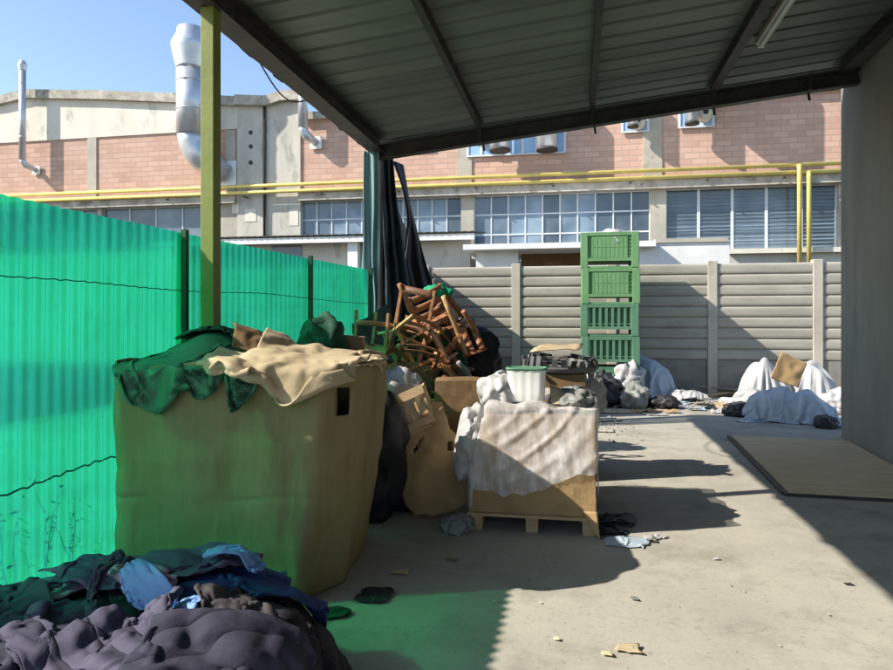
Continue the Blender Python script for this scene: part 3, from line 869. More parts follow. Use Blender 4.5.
def cloth(nx, ny, w, h, center, rot, F, mask=None, squeeze=(0.8, 0.85), steps=70, iters=5, seed=1, thick=0.02, bend=0.25, lift=0.25, wall=None, fr=0.25, wave=0.05):
    """drop a sheet of nx x ny points (w x h metres) on field F; returns points, faces"""
    rs = np.random.RandomState(seed)
    U, V = np.meshgrid(np.linspace(-0.5, 0.5, nx), np.linspace(-0.5, 0.5, ny))
    keep = np.ones((ny, nx), bool) if mask is None else mask(U, V)
    idx = -np.ones((ny, nx), int); idx[keep] = np.arange(keep.sum())
    lx = U[keep]*w*squeeze[0]; ly = V[keep]*h*squeeze[1]
    c, s_ = math.cos(rot), math.sin(rot)
    P = np.zeros((keep.sum(), 3))
    P[:, 0] = center[0] + lx*c - ly*s_; P[:, 1] = center[1] + lx*s_ + ly*c
    ph = rs.rand(8)*6.28
    und = np.zeros(len(P))
    for k in range(4):
        kx, ky = rs.uniform(-24, 24, 2)/max(w, h)
        und += np.sin(kx*lx*1.6 + ky*ly*1.6 + ph[k])
    P[:, 2] = F.sample(P[:, 0], P[:, 1]) + lift + wave*und
    dx, dy = w/(nx-1), h/(ny-1)
    cons = []
    def addc(di, dj, rest, k):
        for par in (0, 1):
            A = []; B = []
            for (sl1, sl2) in [((slice(max(0, -dj), ny-max(0, dj)), slice(0, nx-di)), (slice(max(0, dj), ny+min(0, dj)), slice(di, nx)))]:
                a = idx[sl1]; b = idx[sl2]
                jj, ii = np.meshgrid(np.arange(a.shape[0]), np.arange(a.shape[1]), indexing='ij')
                q = (ii//max(di, 1)) if di else (jj//max(dj, 1))
                ok = (a >= 0) & (b >= 0) & (q % 2 == par)
                cons.append((a[ok], b[ok], rest, k))
    addc(1, 0, dx, 1.0); addc(0, 1, dy, 1.0)
    dd = math.hypot(dx, dy); addc(1, 1, dd, 0.6); addc(1, -1, dd, 0.6)
    addc(2, 0, 2*dx, bend); addc(0, 2, 2*dy, bend)
    V_ = np.zeros_like(P); dt = 1/40.0
    for st in range(steps):
        V_[:, 2] -= 9.8*dt; V_ *= 0.96
        Q = P + V_*dt
        for it in range(iters):
            for a, b, rest, k in cons:
                d = Q[b]-Q[a]; L = np.sqrt((d*d).sum(1))+1e-9
                cr = d*(0.5*k*(L-rest)/L)[:, None]
                Q[a] += cr; Q[b] -= cr
            hz = F.sample(Q[:, 0], Q[:, 1]) + thick
            hit = Q[:, 2] < hz
            Q[hit, 2] = hz[hit]
            Q[hit, :2] += (P[hit, :2]-Q[hit, :2])*fr
            if wall is not None: wall(Q)
        V_ = (Q-P)/dt
        sp = np.sqrt((V_*V_).sum(1)); big = sp > 3; V_[big] *= (3/sp[big])[:, None]
        P = Q
    faces = []
    for j in range(ny-1):
        for i in range(nx-1):
            q = (idx[j, i], idx[j, i+1], idx[j+1, i+1], idx[j+1, i])
            if min(q) >= 0: faces.append(tuple(int(t) for t in q))
    F.raise_to(P, thick)
    qm = np.array([(P[f[0]]+P[f[2]])/2 for f in faces]); F.raise_to(qm, thick)
    return P, faces, (U[keep], V[keep])

def cloth_obj(name, mat, res, thick=0.02, puff=None, parent=None, sub=1, wrinkle=None):
    P, faces, (U, V) = res
    used = sorted({i for f in faces for i in f}); mp_ = {o: n for n, o in enumerate(used)}
    P = P[used]; U = U[used]; V = V[used]
    faces = [tuple(mp_[i] for i in f) for f in faces]
    if puff:
        nr = np.zeros_like(P)
        for f in faces:
            n = np.cross(P[f[2]]-P[f[0]], P[f[3]]-P[f[1]]); nr[list(f)] += n
        nr /= (np.linalg.norm(nr, axis=1)[:, None]+1e-9)
        nr[nr[:, 2] < 0] *= 1
        amp, period = puff
        P = P + nr*(amp*(np.abs(np.sin(math.pi*(V/period+0.12*np.sin(U*7)))))**0.6)[:, None]
    if wrinkle:
        P = P.copy()
        for i_ in range(len(P)):
            q = Vector((U[i_]*wrinkle[1], (V[i_]+0.25*U[i_])*wrinkle[1]*3.4, wrinkle[2]))
            P[i_, 2] += wrinkle[0]*(1-3*min(abs(mn.noise(q)), 0.33)) - 0.4*wrinkle[0]
    o_ = Vector((P[:, 0].mean(), P[:, 1].mean(), P[:, 2].min()))
    mb = MB().add([tuple(p) for p in P], faces, True)
    o = mb.build(name, mat, parent, origin=None if parent else o_)
    if sub:
        md = o.modifiers.new("sub", 'SUBSURF'); md.levels = sub; md.render_levels = sub
    md = o.modifiers.new("solid", 'SOLIDIFY'); md.thickness = thick; md.offset = 1.0
    return o

def jacket_mask(U, V):
    a = np.abs(U)*2; t = V+0.5
    torso = (a < 0.46)
    slv = (t > 0.0+0.55*np.clip(a-0.40, 0, 1)) & (t < 0.32+0.55*np.clip(a-0.40, 0, 1))
    neck = (a < 0.13) & (t < 0.07)
    hood = np.zeros_like(torso)
    return (torso | slv) & ~neck
def trouser_mask(U, V):
    a = np.abs(U)*2; t = V+0.5
    return (t < 0.35) | (a > 0.12)

# ================================================================== OCTABIN (big cardboard bin at the left)
foot = [(-2.69, 3.66), (-1.44, 3.78), (-1.27, 4.15), (-1.36, 4.85), (-1.75, 5.15), (-2.45, 5.12), (-2.93, 4.70), (-2.96, 4.05)]
def rounded(poly, r, k=5):
    out = []
    n = len(poly)
    for i in range(n):
        p0 = Vector(poly[i-1]); p = Vector(poly[i]); p1 = Vector(poly[(i+1) % n])
        a = p + (p0-p).normalized()*min(r, (p0-p).length*0.45); b = p + (p1-p).normalized()*min(r, (p1-p).length*0.45)
        for j in range(k+1):
            t = j/k
            out.append(a*(1-t)**2 + p*2*t*(1-t) + b*t*t)
    return out
def resample(pts, n):
    pts = list(pts)+[pts[0]]
    L = [0]
    for a, b in zip(pts[:-1], pts[1:]): L.append(L[-1]+(b-a).length)
    out = []
    j = 0
    for i in range(n):
        s = L[-1]*i/n
        while L[j+1] < s: j += 1
        t = (s-L[j])/max(1e-9, L[j+1]-L[j]); out.append(pts[j].lerp(pts[j+1], t))
    return out
cen = Vector((-2.12, 4.25))
ring = resample(rounded(foot, 0.045), 150)
HB = 1.375
def rim_z(p): return HB + 0.03*nz3((p.x, p.y, 0), 2.3, 2) + 0.012*nz3((p.x, p.y, 0), 9, 4) - 0.02*(p.y-4.2)
bin_ = thing("cardboard_octabin", "chest high brown cardboard octabin tinted green by the fence behind it", "cardboard bin", (cen.x, cen.y, 0))
rows = 90
vs = []; fs = []
for j in range(rows+1):
    t = j/rows
    for p in ring:
        z = 0.005 + rim_z(p)*t
        d = (p-cen).normalized()
        q = Vector((p.x, p.y, z))
        off = 0.018*math.sin(math.pi*t) + 0.022*nz3(q, 1.6, 3)*t + 0.012*nz3((p.x*1.0, p.y*1.0, z*3), 2.4, 6)
        off -= 0.018*(1-3*min(abs(nz3(q, 1.3, 11)), 0.33))
        off += -0.014*math.exp(-((z-0.60-0.05*nz3(q, 2, 5))/0.014)**2)*max(0, nz3((p.x, p.y, 0), 3.5, 8)+0.25) - 0.010*math.exp(-((z-0.78-0.06*nz3(q, 3, 15))/0.012)**2)*max(0, nz3((p.x, p.y, 3), 4.5, 8)+0.1) - 0.010*math.exp(-((p.x+1.62+0.03*nz3(q, 2, 9))/0.012)**2)
        sh_ = -0.17*(1-t)**1.3*max(0.0, min(1.0, (p.x+2.1)/0.75))
        vs.append((p.x+d.x*off+sh_, p.y+d.y*off, z))
n = len(ring)
# hand hole in the right hand chamfer
hole = Vector((-1.365, 3.95))
for j in range(rows):
    for k in range(n):
        pm = (ring[k]+ring[(k+1) % n])/2
        zm = HB*(j+0.5)/rows
        if (pm-hole).length < 0.045 and 1.09 < zm < 1.25: continue
        fs.append((j*n+k, j*n+(k+1) % n, (j+1)*n+(k+1) % n, (j+1)*n+k))
MB().add(vs, fs, True).build("bin_wall", MT['bincard'], bin_, solid=0.012)
inner = [cen + (p-cen)*0.93 for p in ring]
MB().add([(p.x, p.y, 1.26) for p in inner], [tuple(range(n))]).build("contents", MT['carddark'], bin_)
# what the covers lie on
F1 = Field(-3.2, 2.9, -1.0, 5.4, 0.03, 0.0)
gx = F1.x0 + F1.c*np.arange(F1.nx); gy = F1.y0 + F1.c*np.arange(F1.ny)
GX, GY = np.meshgrid(gx, gy)
inside = np.zeros(GX.shape, bool)
pp = [(p.x, p.y) for p in ring]
for (xa_, ya_), (xb_, yb_) in zip(pp, pp[1:]+pp[:1]):
    cnd = ((ya_ > GY) != (yb_ > GY)) & (GX < (xb_-xa_)*(GY-ya_)/(yb_-ya_+1e-12)+xa_)
    inside ^= cnd
F1.h[inside] = HB - 0.01
mound = 0.20*np.exp(-(((GX+2.42)/0.26)**2 + ((GY-4.35)/0.40)**2)) + 0.07*np.exp(-(((GX+1.65)/0.3)**2 + ((GY-4.55)/0.3)**2))
F1.h[inside] += mound[inside]
def keep_right(Q):
    np.maximum(Q[:, 0], -3.05, out=Q[:, 0])
ins2 = inside.copy()
for _k in range(2):
    q = ins2.copy(); q[1:] |= ins2[:-1]; q[:-1] |= ins2[1:]; q[:, 1:] |= ins2[:, :-1]; q[:, :-1] |= ins2[:, 1:]; ins2 = q
rim_only = ins2 & ~inside
F1.h[rim_only] = HB - 0.02
tp = cloth(56, 50, 1.22, 1.20, (-2.28, 3.96), R(8), F1, squeeze=(0.80, 0.80), seed=12, thick=0.012, bend=0.12, lift=0.18, wave=0.06, steps=80, wall=keep_right)
o = cloth_obj("tarpaulin", MT['greentarp'], tp, 0.006); tag(o, "crumpled green tarpaulin heaped on the left half of the big octabin", "tarpaulin")
tp = cloth(44, 30, 1.0, 0.6, (-2.36, 4.42), R(15), F1, squeeze=(0.55, 0.65), seed=21, thick=0.012, bend=0.08, lift=0.15, wave=0.07, steps=70)
o = cloth_obj("tarpaulin", MT['net'], tp, 0.006); tag(o, "dark bunched net lying on top of the green tarpaulin on the octabin", "net")
tp = cloth(26, 20, 0.60, 0.40, (-2.02, 4.40), R(35), F1, squeeze=(0.7, 0.7), seed=25, thick=0.012, bend=0.5, lift=0.1, wave=0.05, steps=60)
o = cloth_obj("cardboard_scrap", MT['carddark'], tp, 0.008); tag(o, "dark brown cardboard scrap between the green tarpaulin and the pale flaps", "cardboard")
# cardboard flaps folded over the right half, sunlit
flapA = cloth(40, 36, 0.92, 1.05, (-1.68, 4.46), R(22), F1, squeeze=(0.84, 0.86), seed=5, thick=0.014, bend=0.7, lift=0.12, wave=0.06, steps=60)
cloth_obj("flap", MT['cardlight'], flapA, 0.010, parent=bin_)
flapB = cloth(40, 28, 0.98, 0.66, (-1.70, 3.85), R(12), F1, squeeze=(0.84, 0.86), seed=8, thick=0.014, bend=0.8, lift=0.08, wave=0.05, steps=60)
o = cloth_obj("flap", MT['cardlight'], flapB, 0.010, parent=bin_); tag(o, "torn pale flap drooping over the front edge")

# ================================================================== CLOTHES HEAP at the front left
F2 = Field(-3.4, 0.6, -0.2, 4.6, 0.03, 0.0)
gx = F2.x0 + F2.c*np.arange(F2.nx); gy = F2.y0 + F2.c*np.arange(F2.ny)
GX, GY = np.meshgrid(gx, gy)
rr = (np.abs((GX+1.90)/1.03)**2.6 + np.abs((GY-2.38)/0.92)**2.6)**(1/2.6)
F2.h = (0.50+0.06*np.exp(-((GX+1.3)/0.4)**2-((GY-2.9)/0.4)**2))*np.clip(1-rr**4.5, 0, 1)**0.8
F2.h += 0.05*np.sin(GX*5+1)*np.sin(GY*4.2)*np.clip(1-rr, 0, 1)
HB2 = F2.h.copy()
# the hidden core: a bundled dark blanket
def corefn(u, v):
    a = 2*math.pi*u; r = v
    x = -1.90 + 1.03*r*math.copysign(abs(math.cos(a))**0.77, math.cos(a)); y = 2.38 + 0.92*r*math.copysign(abs(math.sin(a))**0.77, math.sin(a))
    z = float(F2.sample(np.array([x]), np.array([y]))[0])
    return (x, y, max(z-0.015, 0.003))
c0 = MB().grid(corefn, 60, 24).build("blanket", CL['black'], origin=(-1.93, 2.38, 0)); tag(c0, "black blanket bundled at the bottom of the clothes heap", "blanket")
def off_bin(Q):
    d1 = (Q[:, 0]+1.44)*0.095 + (Q[:, 1]-3.76)*-0.995
    d2 = (Q[:, 0]+1.55)*0.91 + (Q[:, 1]-3.76)*-0.42
    m = (np.maximum(d1, d2) < 0.06) & (d1 >= d2); Q[m, 0] += (0.06-d1[m])*0.095; Q[m, 1] += (0.06-d1[m])*-0.995
    m = (np.maximum(d1, d2) < 0.06) & (d2 > d1); Q[m, 0] += (0.06-d2[m])*0.91; Q[m, 1] += (0.06-d2[m])*-0.42
    np.maximum(Q[:, 0], -3.02, out=Q[:, 0])
def garment(label, cat, name, mat, nxy, wh, c, rot, sq, seed, mask=None, thick=0.02, puff=None, bend=0.2, lift=0.25, wave=0.06, steps=75):
    nxy = (int(nxy[0]*1.18), int(nxy[1]*1.18))
    r = cloth(nxy[0], nxy[1], wh[0], wh[1], c, R(rot), F2, mask=mask, squeeze=(min(sq[0]*1.0, 0.84), min(sq[1]*1.08, 0.88)), seed=seed, thick=0.013, bend=0.10, lift=lift, wave=wave, wall=off_bin, steps=steps, iters=6)
    o = cloth_obj(name, mat, r, min(thick, 0.007), (puff[0]*0.40, puff[1]*0.8) if puff else None, wrinkle=(0.013, 3.0, seed*1.7))
    return tag(o, label, cat, "old clothes heaped at the front left")
J = jacket_mask
garment("black puffer coat bulging down the right hand side of the clothes heap", "coat", "coat", CL['black'], (56, 44), (1.45, 1.0), (-1.12, 2.62), -62, (0.72, 0.75), 3, J, 0.03, (0.030, 0.125))
garment("black hooded coat at the lower right of the clothes heap", "coat", "coat", CL['black'], (50, 40), (1.3, 0.95), (-1.12, 2.15), -100, (0.75, 0.75), 31, J, 0.03, (0.030, 0.14))
garment("navy blue jacket crumpled on the back right of the clothes heap", "jacket", "jacket", CL['navy'], (50, 40), (1.15, 0.75), (-1.46, 2.82), 20, (0.70, 0.72), 4, J, 0.022)
garment("dusty pink cloth at the far left back of the clothes heap", "jacket", "jacket", CL['pink'], (46, 36), (1.15, 0.75), (-2.38, 2.75), -15, (0.72, 0.7), 6, J, 0.022)
garment("plum grey jacket with a dark open collar at the top of the clothes heap", "jacket", "jacket", CL['plum'], (54, 44), (1.35, 0.85), (-1.95, 2.98), 8, (0.72, 0.75), 7, J, 0.026, (0.012, 0.16))
garment("black cloth added as the dark open collar of the plum grey jacket", "collar_fill", "collar_fill", CL['black'], (26, 16), (0.40, 0.20), (-1.72, 3.10), -10, (0.7, 0.7), 37, None, 0.016)  # added dark piece standing in for the shade inside the open collar
garment("dark teal cloth lying across the middle of the clothes heap", "cloth", "cloth", CL['teal'], (44, 22), (1.05, 0.40), (-1.82, 2.68), 6, (0.80, 0.70), 9, None, 0.016)
garment("pale pink lining peeping out above the sky blue shirt", "cloth", "cloth", CL['pink'], (30, 18), (0.45, 0.22), (-1.74, 2.52), -8, (0.8, 0.8), 14, None, 0.016)
garment("sky blue shirt bunched in the middle of the clothes heap", "shirt", "shirt", CL['blue'], (40, 18), (0.58, 0.20), (-1.56, 2.42), -14, (0.72, 0.66), 10, None, 0.014, wave=0.04)
garment("blue striped collar at the right back of the clothes heap", "shirt", "shirt", CL['blue'], (26, 18), (0.34, 0.18), (-1.42, 2.74), 10, (0.7, 0.7), 16, None, 0.012, wave=0.03)
garment("charcoal padded jacket with deep folds at the near left of the clothes heap", "jacket", "jacket", CL['dark'], (56, 46), (1.25, 0.95), (-2.10, 2.26), 55, (0.72, 0.74), 11, J, 0.03, (0.022, 0.15))
garment("taupe cloth twisted right of the mauve jacket", "cloth", "cloth", CL['taupe'], (36, 28), (0.62, 0.42), (-1.22, 2.36), -35, (0.7, 0.6), 18, None, 0.02)
garment("mauve grey padded jacket in the front middle of the clothes heap", "jacket", "jacket", CL['mauve'], (58, 48), (1.20, 0.80), (-1.58, 2.16), -14, (0.78, 0.74), 13, J, 0.03, (0.026, 0.15))
garment("charcoal vest folded over the near right of the clothes heap", "vest", "vest", CL['dark'], (36, 34), (0.75, 0.7), (-1.12, 2.04), 25, (0.82, 0.78), 19, None, 0.022, (0.02, 0.12))
# dark leafy scraps between heap and octabin
for i, (x, y, s, lb) in enumerate([(-1.20, 3.98, 0.16, "black plastic scrap at the right foot of the octabin"), (-1.33, 3.70, 0.13, "dark green net scrap between the clothes heap and the octabin")]):
    F3 = Field(x-0.6, y-0.6, x+0.6, y+0.6, 0.03, 0.0)
    r = cloth(22, 18, s*1.9, s*1.6, (x, y), 0.6*i, F3, squeeze=(0.55, 0.55), seed=40+i, thick=0.012, bend=0.1, lift=0.1, wave=0.05, steps=50)
    o = cloth_obj("plastic_scrap", [MT['black'], MT['net']][i], r, 0.005); tag(o, lb, "scrap")

# ================================================================== PALLET with wrapped carton
PX0, PX1, PY0, PY1 = -0.83, 0.14, 5.40, 6.62
pal = thing("wooden_pallet", "pale wooden pallet under the film wrapped carton", "pallet", ((PX0+PX1)/2, (PY0+PY1)/2, 0))
for k in range(5):
    y = PY0-0.02 + k*(PY1-PY0+0.04-0.10)/4
    MB().box((PX0-0.02, y, 0.118), (PX1+0.02, y+0.10, 0.140)).build("deck_board", MT['wood'], pal)
for x in (PX0, (PX0+PX1)/2-0.05, PX1-0.10):
    MB().box((x, PY0, 0.096), (x+0.10, PY1, 0.117)).build("stringer", MT['wood'], pal)
    for y in (PY0, (PY0+PY1)/2-0.06, PY1-0.12):
        MB().box((x+0.003, y+0.004, 0.0), (x+0.097, y+0.116, 0.095)).build("block", MT['wood'], pal)
def crumpled_box(lo, hi, n=18, amp=0.012, seed=1, bulge=0.02, top_only=None):
    """closed box surface, faces gridded and slightly bent"""
    mb = MB()
    c = (Vector(lo)+Vector(hi))/2; hs = (Vector(hi)-Vector(lo))/2
    bm = bmesh.new(); bmesh.ops.create_cube(bm, size=2.0)
    bmesh.ops.subdivide_edges(bm, edges=bm.edges[:], cuts=n, use_grid_fill=True)
    for v in bm.verts:
        p = v.co
        e = [abs(t) for t in p]
        q = Vector((c.x+p.x*hs.x, c.y+p.y*hs.y, c.z+p.z*hs.z))
        b = bulge
        q.x += p.x*b*(1-p.y**2)*(1-p.z**2) + amp*nz3(q, 5, seed) + amp*0.5*nz3(q, 12, seed+1)
        q.y += p.y*b*(1-p.x**2)*(1-p.z**2) + amp*nz3(q, 5, seed+2) + amp*0.5*nz3(q, 12, seed+3)
        q.z += (p.z*b*(1-p.x**2)*(1-p.y**2) + amp*nz3(q, 5, seed+4)) * (1 if p.z > -0.9 else 0)
        v.co = q
    bm.verts.index_update()
    mb.add([v.co.copy() for v in bm.verts], [tuple(v.index for v in f.verts) for f in bm.faces], False)
    bm.free()
    return mb
ct = thing("wrapped_carton", "brown carton half wrapped in white stretch film on the pallet", "carton", ((PX0+PX1)/2, (PY0+PY1)/2, 0.142))
_m = crumpled_box((PX0, PY0+0.01, 0.143), (PX1, PY1, 0.90), 16, 0.010, 4)
def taper(x, z): return 0.13*max(0.0, min(1.0, (PX1-x)/(PX1-PX0)))*max(0.0, min(1.0, (z-0.40)/0.5))**1.3
for q in _m.v: q.x += taper(q.x, q.z)
_m.build("box_body", MT['card'], ct)
# film skirt: ragged lower edge, runs round the four sides and over the top
per = resample(rounded([(PX0-0.012, PY0-0.006), (PX1+0.012, PY0-0.006), (PX1+0.012, PY1+0.012), (PX0-0.012, PY1+0.012)], 0.05), 260)
cc = Vector(((PX0+PX1)/2, (PY0+PY1)/2))
vs = []; fs = []; RW = 44
for j in range(RW+1):
    t = j/RW
    for p in per:
        low = 0.30 + 0.07*nz3((p.x, p.y, 0), 3, 3) + 0.035*nz3((p.x, p.y, 0), 14, 5)
        if p.y < PY0+0.05: low += 0.22*max(0, (p.x-PX0)/(PX1-PX0)-0.25)
        if p.x < PX0+0.04: low = 0.16 + 0.04*nz3((p.x, p.y, 0), 5, 3)
        top = 0.955
        if t < 0.8:
            z = low + (top-low)*t/0.8; sc_ = 1.0
        else:
            z = top + 0.02*math.sin((t-0.8)/0.2*1.57); sc_ = 1-(t-0.8)/0.2*0.75
        q = Vector((p.x, p.y, z)); d = (p-cc)
        def cr_(n_): return 1-3*min(abs(n_), 0.33)
        w = 0.013*cr_(nz3((q.x*1.2+q.z*0.8, q.y*1.2, (q.z-0.9*q.x)*4.5), 1.0, 7)) + 0.008*cr_(nz3((q.x*6+q.z*2.5, q.y*6, q.z*1.1), 1.0, 9)) + 0.005*cr_(nz3((q.x*4-q.z*3, q.y*4, q.z*9+q.x*6), 1.0, 11)) + 0.003
        dn = d.normalized()
        xy = cc + d*sc_
        zz = z + (0.10*nz3((xy.x, xy.y, 0), 4, 2) + 0.03 if t >= 0.8 else 0.06*max(0, (t-0.6)/0.2)*(nz3((p.x, p.y, 0), 5, 2)+0.3))
        vs.append((xy.x+dn.x*w+taper(xy.x, zz), xy.y+dn.y*w, zz))
n = len(per)
for j in range(RW):
    for k in range(n):
        fs.append((j*n+k, j*n+(k+1) % n, (j+1)*n+(k+1) % n, (j+1)*n+k))
fs.append(tuple(RW*n+k for k in range(n)))
MB().add(vs, fs, True).build("stretch_wrap", MT['film'], ct)
# torn carton corner hanging at the right
sheet("flap", MT['card'], [(PX1-0.10, PY0-0.03, 0.20), (PX1+0.012, PY0-0.035, 0.20), (PX1+0.03, PY0-0.10, 0.012), (PX1-0.0, PY0-0.08, 0.03)], 6, 8, 0.01, 6, 3, 0.006, parent=ct)
# things on the carton
blob("plastic_sack", MT['sack'], (-0.62, 5.72, 0.90), (0.34, 0.52, 0.35), 5, 0.22, 0.10, 7, -0.7)
tag(bpy.context.scene.collection.objects[-1] if False else col.objects[-1], "white crumpled plastic sack slumped on the left of the wrapped carton", "sack")
o = blob("plastic_sack", MT['sack'], (PX0-0.02, 5.62, 0.32), (0.22, 0.5, 0.62), 15, 0.2, 0.09, 7, 0, tilt=(0, 0.12)); tag(o, "thin white sack draped down the left side of the wrapped carton", "sack")
CZ = 0.03
jc = thing("plastic_canister", "upright white ribbed plastic canister with green rim on the wrapped carton", "canister", (-0.40, 5.62, 0.97+CZ))
mb = MB()
prof_ = [(0, 0.125), (0.01, 0.135), (0.22, 0.145), (0.235, 0.150), (0.25, 0.145)]
def jfn(u, v):
    a = 2*math.pi*u; k = v*(len(prof_)-1); i = min(int(k), len(prof_)-2); t = k-i
    z = prof_[i][0]*(1-t)+prof_[i+1][0]*t; r = prof_[i][1]*(1-t)+prof_[i+1][1]*t
    r *= 1 + 0.02*math.cos(14*a)
    ca, sa = math.cos(a), math.sin(a)
    sq = (abs(ca)**5+abs(sa)**5)**(-0.2)
    return (-0.40 + r*1.12*ca*sq*0.93, 5.62 + r*0.72*sa*sq*0.93, 0.972+CZ+z*1.05)
mb.grid(jfn, 60, 12).build("canister_body", MT['white'], jc)
def jrim(u, v):
    a = 2*math.pi*u; ca, sa = math.cos(a), math.sin(a); sq = (abs(ca)**5+abs(sa)**5)**(-0.2)
    b = 2*math.pi*v
    r = 0.152+0.010*math.cos(b)
    return (-0.40 + r*1.12*ca*sq*0.93, 5.62 + r*0.72*sa*sq*0.93, 1.236+CZ+0.012*math.sin(b))
MB().grid(jrim, 48, 8).build("rim", MT['bin_b'], jc)
MB().grid(lambda u, v: (-0.40 + 0.135*v*math.cos(6.2832*u), 5.62+0.09*v*math.sin(6.2832*u), 1.232+CZ), 24, 3).build("lid", MT['white'], jc)
o = sheet("cardboard_scrap", MT['cardlight'], [(-0.20, 5.58, 0.985), (-0.06, 5.56, 0.985), (-0.05, 5.72, 1.05), (-0.22, 5.74, 1.13)], 6, 6, 0.015, 6, 2, 0.006); tag(o, "small pale cardboard scrap beside the canister on the wrapped carton", "cardboard")
o = blob("plastic_bag", MT['greyplastic'], (-0.03, 5.80, 0.93), (0.34, 0.55, 0.18), 22, 0.25, 0.12, 8, -0.6); tag(o, "flat grey plastic bag on the right of the wrapped carton", "bag")
o = blob("plastic_bag", MT['greyplastic'], (-0.93, 5.36, 0.0), (0.26, 0.26, 0.17), 23, 0.25, 0.10, 7, -0.4); tag(o, "small grey bag on the floor left of the pallet", "bag")
# foil and dirt by the pallet corner
F4 = Field(-0.2, 4.6, 1.6, 6.6, 0.03, 0.0)
for i, (x, y, w, h, m, lb) in enumerate([(0.36, 5.28, 0.42, 0.26, 'bluesack', "shiny pale foil scrap on the floor right of the pallet"), (0.24, 5.52, 0.40, 0.32, 'black', "black plastic rag at the right side of the pallet"), (0.58, 5.42, 0.36, 0.13, 'sack', "small white film strip on the floor right of the pallet"), (0.30, 5.86, 0.5, 0.36, 'black', "dark rag in the shade beside the carton")]):
    r = cloth(24, 16, w, h, (x, y), 0.5*i, F4, squeeze=(0.62, 0.62), seed=50+i, thick=0.008, bend=0.08, lift=0.08, wave=0.04, steps=50)
    o = cloth_obj("plastic_scrap", MT[m], r, 0.004); tag(o, lb, "scrap")

# ================================================================== LEANING CARDBOARD and cartons between octabin and pallet
def slab(name, mat, outline, p0, ux, uy, thick, holes=(), amp=0.012, seed=1, parent=None, res=0.025):
    """bent board of free outline: outline in metres in the (ux,uy) plane at p0; holes are (x0,y0,x1,y1)"""
    ux = Vector(ux).normalized(); uy = Vector(uy); uy = (uy-ux*uy.dot(ux)).normalized(); nn = ux.cross(uy)
    xs = [p[0] for p in outline]; ys_ = [p[1] for p in outline]
    nx_ = int((max(xs)-min(xs))/res); ny_ = int((max(ys_)-min(ys_))/res)
    def inside_(x, y):
        c = False; j = len(outline)-1
        for i in range(len(outline)):
            xi, yi = outline[i]; xj, yj = outline[j]
            if (yi > y) != (yj > y) and x < (xj-xi)*(y-yi)/(yj-yi)+xi: c = not c
            j = i
        return c
    vid = {}; vs = []; fs = []
    def vert(i, j):
        if (i, j) not in vid:
            x = min(xs)+i*res; y = min(ys_)+j*res
            q = (x, y, 0)
            h = amp*nz3(q, 3, seed)+amp*0.6*nz3(q, 7, seed+1) + amp*0.5*(1-3*min(abs(nz3(q, 2.2, seed+4)), 0.33))
            vid[(i, j)] = len(vs); vs.append(Vector(p0)+ux*(x+0.006*nz3(q, 20, 3))+uy*(y+0.006*nz3(q, 20, 8))+nn*h)
        return vid[(i, j)]
    for i in range(nx_+1):
        for j in range(ny_+1):
            x = min(xs)+(i+0.5)*res; y = min(ys_)+(j+0.5)*res
            if not inside_(x, y): continue
            if any(a < x < c_ and b < y < d for a, b, c_, d in holes): continue
            fs.append((vert(i, j), vert(i+1, j), vert(i+1, j+1), vert(i, j+1)))
    cnt = {}
    for f in fs:
        for e in zip(f, f[1:]+f[:1]): cnt[frozenset(e)] = cnt.get(frozenset(e), 0)+1
    edge_v = {i for e, k in cnt.items() if k == 1 for i in e}
    inv_id = {v: k for k, v in vid.items()}
    op = [Vector(p) for p in outline]
    for i in edge_v:
        gi, gj = inv_id[i]; q = Vector((min(xs)+gi*res, min(ys_)+gj*res))
        if any(a-res < q.x < c_+res and b-res < q.y < d+res for a, b, c_, d in holes): continue
        best = None
        for s0, s1 in zip(op, op[1:]+op[:1]):
            dd_ = s1-s0; t = max(0, min(1, (q-s0).dot(dd_)/dd_.length_squared)); h = s0+dd_*t
            if best is None or (h-q).length < (best-q).length: best = h
        vs[i] = vs[i] + ux*(best.x-q.x+0.004*nz3((q.x, q.y, 0), 25, 3)) + uy*(best.y-q.y+0.004*nz3((q.x, q.y, 0), 25, 7))
    return MB().add(vs, fs, True).build(name, mat, parent, solid=thick, origin=None if parent else tuple(p0))
# large brown cardboard side with two hand holes, tilted
pA = PD(412, 514, 5.75); pA.z = 0.03
o = slab("cardboard_sheet", MT['card'], [(-0.03, 0.05), (0.03, 0.0), (0.12, 0.015), (0.16, 0.0), (0.30, 0.02), (0.43, 0.09), (0.47, 0.22), (0.45, 0.46), (0.38, 0.66), (0.30, 0.72), (0.22, 0.96), (0.12, 0.98), (0.07, 0.86), (-0.17, 0.60), (-0.20, 0.48), (-0.12, 0.20)], pA, RT*1.0+FW*-0.1, Vector((0, 0.32, 1)), 0.012,
         holes=[(0.28, 0.54, 0.32, 0.62), (-0.02, 0.52, 0.0, 0.56), (0.0, 0.54, 0.02, 0.60), (0.02, 0.58, 0.04, 0.64), (0.04, 0.62, 0.06, 0.66)], amp=0.05, seed=3, res=0.02)
tag(o, "large torn brown cardboard sheet with two hand holes leaning in the middle of the pile", "cardboard")
